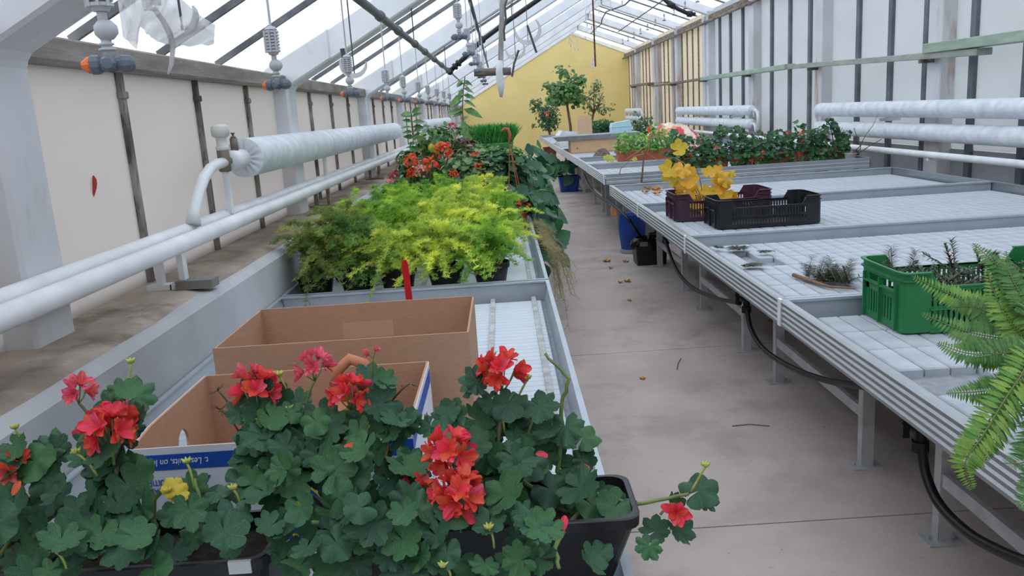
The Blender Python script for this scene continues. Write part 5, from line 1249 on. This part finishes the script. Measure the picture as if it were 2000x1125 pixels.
for k,(rr_,z) in enumerate(((.17,.16),(.178,.205),(.16,.25),(.13,.27),(.09,.22),(.02,.12))):
    loops.append([(rr_*(1+.16*noise.noise((j*.9,k*2.0,3)))*math.cos(2*math.pi*j/n)*1.12,rr_*(1+.16*noise.noise((j*.9,k*2.0,3)))*math.sin(2*math.pi*j/n),z+.03*noise.noise((j*.8,k,9))) for j in range(n)])
loft(q,loops); q.build('bag',mat('black_bin_bag',(16,16,18),.22,var=.2),t)
a=P(1199,413,x=1.215); t=tag(MB().box(-.033,.033,-.012,.012,-.052,.058).xf(T(a.x,a.y,a.z)).build('orange_slat',mat('orange_board',(208,140,84),.7),bevel=.006),'small orange-brown board hanging from the thin black hose under the bench edge','board')
# black irrigation hoses with valves
def hose(label,pts,x=1.33,r=.014,valve=None,end=True):
    ps=[P(q_[0],q_[1],x=q_[2] if len(q_)>2 else x) for q_ in pts]; o=ps[0]; t=thing('irrigation_hose',label,'hose',tuple(o))
    sm=[]
    n=len(ps)
    for i in range(n-1):
        p0=ps[max(i-1,0)]; p1=ps[i]; p2=ps[i+1]; p3=ps[min(i+2,n-1)]
        for k in range(6):
            s=k/6; sm.append(.5*((2*p1)+(p2-p0)*s+(2*p0-5*p1+4*p2-p3)*s*s+(3*p1-p0-3*p2+p3)*s**3))
    sm.append(ps[-1])
    MB().tube([p-o for p in sm],r,12).build('tube',m_blackrub,t,smooth=True)
    if valve:
        c=P(*valve,x=x)-o; q=MB(); q.tube([c+Vector((0,0,-.05)),c+Vector((0,0,.05))],[.02,.02],10); q.tube([c+Vector((0,0,-.055)),c+Vector((0,0,-.02))],.028,8); q.tube([c+Vector((0,0,.02)),c+Vector((0,0,.055))],.028,8); q.tube([c,c+Vector((0,.10,.01))],.016,10); q.build('valve_body',m_blackrub,t)
        q=MB().beam(c+Vector((-.02,-.01,.03)),c+Vector((-.07,-.01,.055)),.02,.01); q.beam(c+Vector((-.055,-.01,.0)),c+Vector((-.055,-.01,.08)),.022,.012); q.build('valve_handle',m_blackrub,t)
hose('black hose sagging from a valve below the bench of the yew branch',((1459,600),(1466,640),(1490,680),(1540,715),(1610,742),(1690,756),(1720,770)),valve=(1458,592))
hose('black hose hanging from a valve under the bench of the green crate',((1800,868),(1808,925),(1835,985),(1890,1040),(1950,1075),(2010,1100),(2060,1115)),x=1.30,r=.016,valve=(1798,850))
hose('black hose sagging from the black bin to the middle valve',((1300,470),(1318,520),(1345,556),(1390,580),(1445,592)),x=1.36)
hose('thin black hose under the benches near the blue pot',((1140,340),(1152,365),(1172,385),(1195,398),(1225,425),(1240,445,1.30),(1254,466,1.43)),x=1.215,r=.015)

# ------------------------------------------------------------------ right wall: heaters, pipe, shelf boards
def double_heater(y0,y1,label,valves=True,bend=True):
    x=4.62; t=thing('double_heater',label,'heater',(x,y0,1.26))
    L=y1-y0
    for z,r in ((.13,.095),(-.12,.095)):
        q=MB(); segs=int(L*6); q.lathe([(r*(1+.004*noise.noise((k*.9,z,y0))),k*L/segs) for k in range(segs+1)],32,T(0,0,z)@RX(-math.pi/2)); fc=q.build('fabric_cover',m_cover,t,smooth=True)
        for yy,s in ((0,-1),(L,1)):
            q=MB(); nn=42; M=T(0,yy,z)@RX(math.pi/2 if s<0 else -math.pi/2)
            for k,(rr,d) in enumerate([(1.0,0),(.93,.03),(.7,.05),(.5,.055),(.36,.08),(.3,.12)]):
                amp=[0,.02,.05,.09,.07,.02][k]
                for j in range(nn): a=2*math.pi*j/nn; f=rr*r*(1+amp*math.cos(14*a)); q.v.append(tuple(M@Vector((f*math.cos(a),f*math.sin(a),d))))
            for k in range(5):
                for j in range(nn): a=k*nn+j; b=k*nn+(j+1)%nn; q.f.append((a,b,b+nn,a+nn)); q.m.append(0)
            q.build('gathered_end',m_cover,fc,smooth=True)
    # far end: u-bend; near end: two elbows dropping to the supply pipe
    q=MB(); q.tube([Vector((0,L+.08,.13)),Vector((0,L+.16,.12)),Vector((0,L+.19,.0)),Vector((0,L+.16,-.11)),Vector((0,L+.08,-.12))],.038,12); q.build('return_bend',m_whitepipe,t,smooth=True)
    q=MB(); q.tube([(0,-.08,.13),(0,-.25,.13),(0,-.36,.10),(0,-.40,.0),(0,-.40,-.27)],.03,12); q.build('feed_pipe',m_whitepipe,t,smooth=True)
    q=MB(); q.tube([(0,-.08,-.12),(0,-.18,-.12),(0,-.24,-.16),(0,-.26,-.27)],.028,12); q.build('feed_pipe',m_whitepipe,t,smooth=True)
    q=MB(); q.tube([(0,-.14,.0),(0,-.14,.13)],.018,8); q.lathe([(.03,.0),(.042,.01),(.042,.05),(.03,.06)],14,T(0,-.14,.13),caps=True); q.build('valve',m_whitepipe,t,smooth=True)
    for yy in (L*.25,L*.75): MB().box(.05,.31,yy-.015,yy+.015,-.02,.02).build('wall_bracket',m_whitepipe,t)
    return t
double_heater(5.0,12.05,'nearest pair of stacked fabric-covered heater tubes with white return bend on the right wall')
double_heater(15.4,21.7,'middle pair of stacked fabric-covered heater tubes with two elbow valves')
double_heater(27.7,30.6,'small far pair of heater tubes in the corner by the yellow wall')
t=thing('supply_pipe','white supply pipe running below the heaters along the right wall','pipe',(4.44,0,.93)); MB().tube([(0,3.0,0),(0,30.8,0)],.036,14).build('tube',m_whitepipe,t,smooth=True)
for yy in (5.5,8.6,12.4,16.5,21,26): 
    MB().box(-.02,.49,yy-.02,yy+.02,-.06,-.036).build('wall_bracket',m_whitepipe,t)
# shelf boards
def board(label,y0,y1,z0,z1,x=4.72,w=.2,th=.05,m=m_greenboard,name='shelf_board'):
    t=thing(name,label,'board',(x,y0,z0)); MB().beam((0,0,0),(0,y1-y0,z1-z0),w,th).build('plank',m,t,bevel=.006)
    for f in FRAMES:
        if y0<f<y1: z=(z1-z0)*(f-y0)/(y1-y0); MB().box(-.06,.11,f-y0-.02,f-y0+.02,z-th/2-.04,z-th/2).build('bracket',m_oldwood,t)
    return t
board('long pale green plank shelf nearest along the right wall',4.2,9.2,1.99,2.03,th=.10)
board('weathered green-grey plank shelf lapped under the nearest plank',8.2,13.6,1.928,2.065,x=4.73,w=.16,th=.07,m=mat('weathered_green_board',(142,152,140),.8,rgb2=(170,172,164),scale=5,stretch=(4,1,4)))
board('greenish plank shelf in the middle of the right wall',13.65,19.4,2.075,2.10,m=m_greenboard,w=.18,th=.08)
board('brown plank shelf between the old wooden posts',19.45,25.6,2.10,2.13,m=m_oldwood,w=.22)
board('short brown plank shelf next to the yellow wall',26.2,29.9,2.22,2.26,m=m_oldwood,w=.22,th=.07)
t=tag(MB().beam((4.70,23.6,2.17),(4.74,25.4,2.21),.18,.03).build('loose_plank',m_oldwood,bevel=.004),'loose warped plank lying on the brown shelf','board')
# rust-stained drip tube on right eave
t=thing('eave_pipe','brown pipe running just below the right eave','pipe',(XR-.22,3,ZER-.36)); MB().tube([(0,0,0),(0,YB-3.1,0)],.03,8).build('tube',m_oldwood,t,smooth=True)
for f in FRAMES:
    if f>3: MB().box(-.01,.06,f-3-.01,f-3+.01,-.02,.05).build('clip',m_darkbar,t)
# ------------------------------------------------------------------ misting sprinklers and overhead pipes
m_gpl=mat('grey_mist_plastic',(186,190,194),.5); m_dgpl=mat('slate_mist_plastic',(92,102,114),.5,rgb2=(104,114,126),scale=30); m_orange=mat('orange_mist_cap',(232,112,36),.5)
m_pvc=mat('dark_grey_pvc',(96,98,102),.45,rgb2=(112,114,118),scale=6); m_blk=mat('black_pipe',(40,41,45),.5)
def sprinkler_proto(drop,orange=True):
    t=thing('mist_sprinkler','x','sprinkler',(0,0,0)); 
    MB().tube([(0,0,.13),(0,0,drop)],.0032,6).build('drop_tube',m_gpl,t)
    q=MB(); q.tube([(0,0,.004),(0,0,.036)],.0075,8); q.lathe([(.007,.018),(.012,.0195),(.012,.022),(.007,.0235)],12); q.lathe([(.007,.026),(.0105,.027),(.0105,.0295),(.007,.031)],12); q.tube([(0,0,.05),(0,0,.085)],.007,8); q.lathe([(0,.0),(.007,.0),(.0135,.006),(.016,.014),(.0135,.024),(.006,.031),(0,.032)],14,T(-.013,0,.048)@RY(math.pi/2)); q.build('check_valve',m_gpl,t,smooth=True)
    q=MB(); q.lathe([(.0,.074),(.011,.074),(.014,.080)],16)
    for k in range(7):
        z=.080+k*.0078; q.lathe([(.0135,z),(.0185,z+.0008),(.0185,z+.0056),(.0135,z+.0064),(.0135,z+.0078)],18)
    for a in range(4): q.box(-.0188*math.cos(a*.785)-.002,-.0188*math.cos(a*.785)+.002,-.0188*math.sin(a*.785)-.002,-.0188*math.sin(a*.785)+.002,.08,.134)
    q.lathe([(.0135,.1346),(.017,.136),(.012,.142),(.005,.145),(0,.145)],16); q.build('ribbed_weight',m_gpl,t)
    q=MB(); q.tube([(-.018,0,0),(.018,0,0)],.0075,10); q.lathe([(.0,-.002),(.010,0),(.013,.008),(.012,.018),(.007,.024),(0,.025)],10,T(.011,0,0)@RY(math.pi/2)); q.lathe([(.0,-.002),(.010,0),(.014,.006),(.014,.016),(.009,.022)],10,T(-.008,0,0)@RY(-math.pi/2)); q.lathe([(.009,0),(.012,.006),(.008,.016),(0,.017)],8,T(.0,-.006,0)@RX(math.pi/2)); q.lathe([(.009,0),(.012,.006),(.008,.016),(0,.017)],8,T(.0,.006,0)@RX(-math.pi/2)); q.build('nozzle_cross',m_dgpl,t,smooth=False)
    q=MB(); q.lathe([(.012,0),(.012,.005),(.008,.010),(.005,.014),(.0,.015)],8,T(-.024,0,0)@RY(-math.pi/2),caps=True); q.build('nozzle_tip',m_orange if orange else m_dgpl,t)
    return t
pr=None
r1=[1.257,2.183,3.237,4.294,5.043,5.993,6.763,7.702,8.65,9.6]
names=['mist sprinkler with orange tip hanging beside the torn plastic sheet','mist sprinkler with orange tip hanging over the covered heater valve']
pr=sprinkler_proto(.40); pr['group']='mist sprinklers over the left bench'
for i,y in enumerate(r1):
    o=pr if i==0 else copy_tree(pr); o.location=(-.57,y,1.755); o.rotation_euler=(0,0,[.25,-.05,.1,0,.2,.1,-.1,.1,0,.2][i])
    o['label']=(['mist sprinkler with orange tip hanging beside the torn plastic sheet','mist sprinkler with orange tip hanging in front of the second white post'][i] if i<2 else ['third','fourth','fifth','sixth','seventh','eighth','ninth','tenth'][i-2]+' orange-tipped mist sprinkler along its pipe counting from the torn plastic sheet')
pr2=sprinkler_proto(.42,False); pr2['group']='grey mist sprinklers over the aisle edge'
for i,y in enumerate((2.32,3.77,4.85,5.84,6.9,7.95,9.0,10.0)):
    o=pr2 if i==0 else copy_tree(pr2); o.location=(-.16,y,1.985); o.rotation_euler=(0,0,R_.uniform(-.3,.3)); o['label']=['first','second','third','fourth','fifth','sixth','seventh','eighth'][i]+' all-grey mist sprinkler along its pipe counting from the cardboard boxes'
t=thing('mist_supply_pipe','thick grey pipe carrying the row of orange-tipped sprinklers','pipe',(-.57,.9,2.155)); q=MB(); q.tube([(0,0,0),(0,9.1,.0)],.020,12)
q.build('tube',m_pvc,t,smooth=True)
for y in r1: MB().tube([(0,y-.9-.025,0),(0,y-.9+.025,0)],.027,12).build('clamp',m_pvc,t,smooth=True)
for f in FRAMES:
    if 1<f<10: MB().tube([(0,f-.9,.02),(.0,f-.9,(ZEL+.54*.99-.22)-2.155)],.004,5).build('hanger',m_blk,t)
t=thing('mist_supply_pipe','thin grey pipe carrying the all-grey sprinklers','pipe',(-.16,1.6,2.405)); q=MB(); q.tube([(0,0,0),(0,8.4,.0),(.0,12.6,-.01)],.014,10); q.build('tube',m_pvc,t,smooth=True)
for f in FRAMES:
    if 2<f<14: MB().tube([(0,f-1.6,.01),(0,f-1.6,(ZEL+.54*1.4-.22)-2.405)],.004,5).build('hanger',m_blk,t)
t=thing('black_header_pipe','black header pipe climbing the roof slope from the grey sprinkler pipe','pipe',(-.57,10.02,2.155)); q=MB(); o=Vector((-.57,10.02,2.155))
hp=[Vector((0,0,0))]+[P(u,v,y=10.02)-o for u,v in ((912,108),(942,78),(1000,35),(1062,-8),(1110,-40))]
q.tube(hp,.028,12); q.build('tube',m_blk,t,smooth=True)
for k in (.25,.45): q=MB().tube([hp[0].lerp(hp[1],k),hp[0].lerp(hp[1],k+.12)],.042,12); q.build('coupling',m_blk,t,smooth=True)
MB().tube([Vector((0,-.08,0)),Vector((0,.06,0))],.04,12).build('elbow',m_blk,t,smooth=True)
MB().tube([hp[2]+Vector((0,-.05,0)),hp[2]+Vector((0,.05,0))],.04,12).build('elbow',m_blk,t,smooth=True)
MB().tube([hp[3],hp[3]+Vector((0,0,.22))],.006,6).build('hanger',m_blk,t); MB().tube([hp[4],hp[4]+Vector((0,0,.2))],.006,6).build('hanger',m_blk,t)
MB().tube([Vector((0,.05,0)),Vector((0.0,2.2,-.02)),Vector((0,6,-.03))],.010,8).build('branch_tube',m_pvc,t)
# row of small sprinklers under the right slope
pr3=sprinkler_proto(.42,False); pr3['group']='small sprinklers under the right roof slope'
for i,y in enumerate([9.5+1.05*k for k in range(16)]):
    o=pr3 if i==0 else copy_tree(pr3); o.location=(3.75,y,3.40); o['label']=['first','second','third','fourth','fifth','sixth','seventh','eighth','ninth','tenth','eleventh','twelfth','thirteenth','fourteenth','fifteenth','last'][i]+' small sprinkler under the right roof slope, counting towards the yellow wall'
t=thing('mist_supply_pipe','thin dark pipe with sprinklers under the right roof slope','pipe',(3.75,8.6,3.82)); q=MB().tube([(0,0,0),(.0,8,.02),(0,17.5,0)],.014,8); q.build('tube',m_blk,t,smooth=True)
t=thing('mist_supply_pipe','wavy dark pipe crossing the roof slope near the ridge','pipe',(3.0,9.5,3.95)); q=MB(); q.tube([Vector((.12*math.sin(k*.9),k*1.05,.05*math.sin(k*1.7))) for k in range(18)],.016,8); q.build('tube',m_blk,t,smooth=True)
for k in (2,6,10,14): MB().tube([(.12*math.sin(k*.9),k*1.05,.02),(.12*math.sin(k*.9),k*1.05,.33)],.004,5).build('hanger',m_blk,t)
# black cross pipe at the right eave
t=thing('black_header_pipe','black jointed header pipe by the right eave','pipe',tuple(P(1308,0,y=12.5))); o=P(1308,0,y=12.5); hp=[P(u,v,y=12.5)-o for u,v in ((1290,-8),(1308,8),(1325,18),(1345,27),(1358,28))]
MB().tube(hp,.03,10).build('tube',m_blk,t,smooth=True)
for k in (1,3): MB().tube([hp[k].lerp(hp[k+1],-.2),hp[k].lerp(hp[k+1],.5)],.045,10).build('coupling',m_blk,t,smooth=True)
# curled hooks on the rafters
m_hook=mat('white_curled_strip',(206,206,206),.5); m_hookd=mat('grey_rod',(84,80,80),.7)
def curled(label,u,v,y,r,rod=None,a0=.15,a1=1.0,m=m_hook):
    o=P(u,v,y=y); t=thing('curled_hook',label,'hook',tuple(o)); q=MB(); n=18
    for i in range(n+1):
        a=math.pi*(1+a0+(a1-a0)*i/n); w=.018*r/.12*(.35+math.sin(math.pi*i/n)*.9)
        for rr in (r-w,r+w): 
            for yy in (-.005,.005): q.v.append((rr*math.cos(a),yy,rr*math.sin(a)))
    for i in range(n):
        a=i*4
        for x0,x1 in ((0,1),(1,3),(3,2),(2,0)): q.f.append((a+x0,a+x1,a+4+x1,a+4+x0)); q.m.append(0)
    q.f+=[(0,2,3,1),(n*4,n*4+1,n*4+3,n*4+2)]; q.m+=[0,0]
    q.build('curl',m,t,fix=True)
    MB().tube([(0,0,-r),(0,0,(ZEL+.543*(o.x-XL)-.05)-o.z)],.003,5).build('wire',m_hookd,t)
    if rod:
        q=MB(); ps=[P(a,b,y=y)-o for a,b in rod]; q.tube(ps,.010,7); q.build('rod',m_hookd,t)
    return t
curled('white curled strip hooked behind the third sprinkler',690,122,3.6,.055,rod=((668,95),(672,115)),a0=-.1,a1=1.0)
curled('white curled strip on a grey rod below the ridge',1030,58,7.2,.105,rod=((1030,50),(1040,80),(1048,103)),a0=-.05,a1=1.25)
curled('smaller curled strip on a brown rod before the yellow gable',1006,95,7.8,.085,rod=((1013,98),(1004,125),(1000,150)),a0=.0,a1=1.2)
curled('pale curled hook half wrapped in the torn plastic',352,28,1.95,.035,a0=.55,a1=1.15,rod=((304,-10),(306,10)))
# hanging timber and post
y_=7.4; t=thing('hanging_log','short weathered timber hung level below the roof on thin cords','timber',tuple(P(962,141,y=y_))); o=P(962,141,y=y_)
a,b=P(926,142,y=y_)-o,P(998,139,y=y_)-o; MB().tube([a,(a+b)/2,b],.034,10).build('timber',mat('weathered_log',(104,92,86),.85,rgb2=(132,120,112),scale=12,stretch=(1,6,6)),t,smooth=True)
for s in (.25,.8): MB().tube([a.lerp(b,s)+Vector((0,0,.02)),a.lerp(b,s)+Vector((.0,0,.65 if s<.5 else .85))],.003,5).build('cord',m_gpl,t)
t=thing('hanging_plank','grey hanging plank with a torn white rag at its lower end','timber',tuple(P(982,0,y=7.3))); o=P(982,0,y=7.3)
pts=[P(u,v,y=7.3)-o for u,v in ((985,-60),(982,0),(979,60),(978,118))]
q=MB()
for a,b in zip(pts,pts[1:]): q.beam(a,b,.045,.02,up=(0,1,0))
q.build('plank',mat('grey_plank',(150,144,140),.8,rgb2=(180,176,172),scale=6,stretch=(6,6,1)),t)
q=MB(); rg=[P(u,v,y=7.28)-o for u,v in ((976,118),(975,140),(978,165),(979,190))]
q.tube(rg,[.02,.03,.035,.012],8); q.build('rag',m_wbox,t,smooth=True)
q=MB(); q.tube([P(u,v,y=7.25)-o for u,v in ((992,-40),(990,0),(986,10),(988,35),(984,60),(986,80))],.010,6); q.build('frayed_strip',m_hookd,t)
# hanging rod with tag
rb=P(1163,130,y=8.0); t=thing('hanging_rod','thin rust-brown rod hanging from the ridge with a pale tag','rod',(rb.x,8.0,rb.z)); MB().tube([(0,0,.0),(0,0,(ZEL+.54*(rb.x-XL)-.03)-rb.z)],.008,8).build('rod',mat('rusty_rod',(112,62,46),.8,rgb2=(84,52,44),scale=20),t)
MB().box(-.035,-.008,-.012,.012,-.015,.05).build('tag',mat('pale_pink_tag',(226,208,208),.6),t,bevel=.003); MB().box(-.034,-.009,-.011,.011,.055,.09).build('tag',MATS['pale_pink_tag'],t,bevel=.003)
# string of small drop lights near the ridge
t=thing('drop_light_string','string of tiny clear drop lights running below the ridge','string lights',(2.15,14,3.72)); ps=[Vector((.25*math.sin(k*.7)+.02*k,k*.75,.05*math.sin(k*1.3))) for k in range(22)]
MB().tube(ps,.006,5).build('cable',m_hook,t,smooth=True)
for k,pp in enumerate(ps): q=MB(); q.tube([pp,pp+Vector((0,0,-.12)),pp+Vector((0,0,-.14)),pp+Vector((0,0,-.22))],[.004,.004,.016,.009],6); q.build('drop_light',m_gpl,t)
for k in (0,7,14,21): MB().tube([ps[k],ps[k]+Vector((.1,0,.36))],.003,4).build('tie',m_hook,t)
# torn plastic sheet hanging at the first bay
yp=1.95; o=P(330,40,y=yp); t=thing('torn_plastic','torn translucent white plastic sheet hanging from the roof','plastic sheet',tuple(o))
m_film=panemat('milky_plastic_film',(232,232,232),.25,.6,.35,dirtamt=.1)
q=MB(); nx,ny=30,12
topl=[(228,-12),(262,-14),(300,-16),(345,-10),(390,30),(420,48)]; botl=[(240,72),(268,98),(272,50),(300,78),(345,92),(418,86)]
def lerp_path(pl,t):
    x=t*(len(pl)-1); i=min(int(x),len(pl)-2); f=x-i; return (pl[i][0]*(1-f)+pl[i+1][0]*f,pl[i][1]*(1-f)+pl[i+1][1]*f)
for i in range(nx+1):
    t_=i/nx; a=lerp_path(topl,t_); b=lerp_path(botl,t_); 
    for j in range(ny+1):
        s=j/ny; u=a[0]+(b[0]-a[0])*s; v=a[1]+(b[1]-a[1])*s+(6*noise.noise((i*.7,3,1)) if j==ny else 0)
        q.v.append(tuple(P(u,v,y=yp+.09*noise.noise((t_*7,s*3,2))+.04*math.sin(t_*22+s*3))-o))
for i in range(nx):
    for j in range(ny): a=i*(ny+1)+j; q.f.append((a,a+1,a+ny+2,a+ny+1)); q.m.append(0)
q.build('film',m_film,t,smooth=True)
q=MB(); q.tube([P(u,v,y=yp-.03)-o for u,v in ((300,15),(318,40),(330,62),(338,90),(335,125),(328,145))],[.006,.006,.007,.006,.005,.002],6); q.build('twisted_strand',m_film,t,smooth=True)
q=MB(); q.tube([P(u,v,y=yp-.02)-o for u,v in ((283,-20),(287,0),(290,20))],[.012,.012,.010],8); q.build('hanger_post',m_hook,t)
MB().tube([P(290,-15,y=yp)-o,P(292,-15,y=yp)-o+Vector((0,0,.35))],.006,5).build('cord',m_hook,t)

# ------------------------------------------------------------------ Boston fern at the near end of the right bench
m_fr=mat('fern_green',(70,112,52),.5,scale=12,rgb2=(98,140,70),trans=.3,rnd=.25)
m_fry=mat('fern_lime',(104,146,56),.5,scale=12,rgb2=(130,166,78),trans=.3,rnd=.2)
m_rach=mat('fern_rachis',(104,112,54),.6)
fo=Vector((1.40,1.80,.741)); t=thing('boston_fern','arching green sword fern hanging over the near end of the right bench','potted plant',tuple(fo))
pot(t,.11,.16,m_terrapl)
LF=blade(1,.27,3,.22,.1); 
LFm=[LF.mesh('leaflet',m,True) for m in (m_fr,m_fry)]
def frond(path,wid,npair=26,kind=0,taper=.3,up=(0,-.5,.85),m=None):
    npair=int(npair*1.65)
    pts=[Vector((.02,0,.15))]+[P(u,v,y=y)-fo for u,v,y in path]
    sm=[]; n=len(pts)
    for i in range(n-1):
        p0=pts[max(i-1,0)]; p1=pts[i]; p2=pts[i+1]; p3=pts[min(i+2,n-1)]
        for k in range(8):
            s=k/8; sm.append(.5*((2*p1)+(p2-p0)*s+(2*p0-5*p1+4*p2-p3)*s*s+(3*p1-p0-3*p2+p3)*s**3))
    sm.append(pts[-1])
    fr=MB().tube(sm,[.0026-.0016*i/len(sm) for i in range(len(sm))],5).build('frond',m_rach,t,smooth=True)
    L=len(sm)-1
    for k in range(npair):
        f=.12+.87*k/npair; x=f*L; i=min(int(x),L-1); p=sm[i].lerp(sm[i+1],x-i); d=(sm[i+1]-sm[i]).normalized(); u=Vector(up); s=d.cross(u).normalized(); u=s.cross(d)
        ln=wid*(math.sin(math.pi*min(1,.18+f*.80))**.6 if f<.8 else (1-f)*4.2*.62+.12)
        for sg in (-1,1):
            dirv=(s*sg+d*.25+u*R_.uniform(-.15,.25)).normalized(); zz=u
            X=dirv; Y=zz.cross(X).normalized(); Z=X.cross(Y)
            M=Matrix((X,Y,Z)).transposed().to_4x4(); M.translation=p
            ob('leaflet',LFm[kind],fr,M@SC(ln*R_.uniform(.9,1.1)))
Y=1.8
frond([(2020,640,1.85),(1920,600,1.95),(1850,572,2.0),(1782,540,2.02)],.042,26,1,up=(0,-.9,.5))
frond([(2020,670,1.82),(1950,660,1.86),(1880,645,1.9),(1800,612,1.95)],.045,28,0,up=(0,-.9,.5))
frond([(2040,600,1.85),(1990,560,1.9),(1945,515,1.95),(1900,475,2.0)],.045,26,0,up=(.2,-.95,.3))
frond([(2040,690,1.8),(1990,650,1.83),(1950,590,1.88),(1925,520,1.92)],.045,26,1,up=(.2,-.95,.3))
frond([(2030,730,1.76),(1970,755,1.74),(1910,765,1.74),(1848,768,1.75)],.040,26,0,up=(0,-.8,.6))
frond([(2030,700,1.75),(1975,760,1.68),(1910,850,1.62),(1862,895,1.6)],.042,28,0,up=(-.2,-.9,.3))
frond([(2040,690,1.74),(1990,740,1.65),(1920,850,1.58),(1885,905,1.56),(1900,958,1.55)],.045,32,1,up=(-.2,-.9,.3))
frond([(2050,760,1.72),(2030,850,1.6),(2005,900,1.55),(1960,905,1.5)],.045,26,0)
frond([(2050,720,1.74),(2000,690,1.76),(1960,690,1.78),(1900,700,1.8)],.045,26,0,up=(0,-.9,.5))
frond([(2050,640,1.85),(2030,560,1.9),(2010,500,1.95)],.045,26,0)
frond([(2030,650,1.84),(1960,625,1.9),(1905,600,1.95),(1860,600,1.97)],.045,26,0,up=(0,-.9,.5))
frond([(2030,690,1.8),(1960,690,1.82),(1890,690,1.84),(1830,670,1.88)],.045,26,0,up=(0,-.8,.6))
frond([(2030,700,1.75),(1985,780,1.66),(1945,850,1.6),(1925,900,1.58)],.042,26,0,up=(-.2,-.9,.3))
frond([(2040,650,1.8),(2010,600,1.85),(1975,540,1.9),(1965,490,1.94)],.045,26,0,up=(.2,-.95,.3))
frond([(2060,760,1.7),(2050,870,1.55),(2020,960,1.5),(1985,990,1.48)],.045,24,0)
for k in range(15):
    a=R_.uniform(-1.5,1.6); q=[Vector((.02,0,.15)),Vector((.15*math.cos(a),.15*math.sin(a),.35)),Vector((.34*math.cos(a),.34*math.sin(a),.36)),Vector((.48*math.cos(a),.48*math.sin(a),.22))]
    pth=[]
    fr=MB().tube(q,.002,5).build('frond',m_rach,t)
    for k2 in range(20):
        f=.15+.84*k2/20; x=f*3; i=min(int(x),2); p=q[i].lerp(q[i+1],x-i); d=(q[i+1]-q[i]).normalized(); s=d.cross(Vector((0,0,1))).normalized()
        for sg in (-1,1):
            X=(s*sg+d*.25).normalized(); Z=X.cross(d).normalized()*(1 if sg<0 else -1); Yv=Z.cross(X); M=Matrix((X,Yv,Z)).transposed().to_4x4(); M.translation=p
            ob('leaflet',LFm[0],fr,M@SC(.045*math.sin(math.pi*min(1,.2+f*.78))))
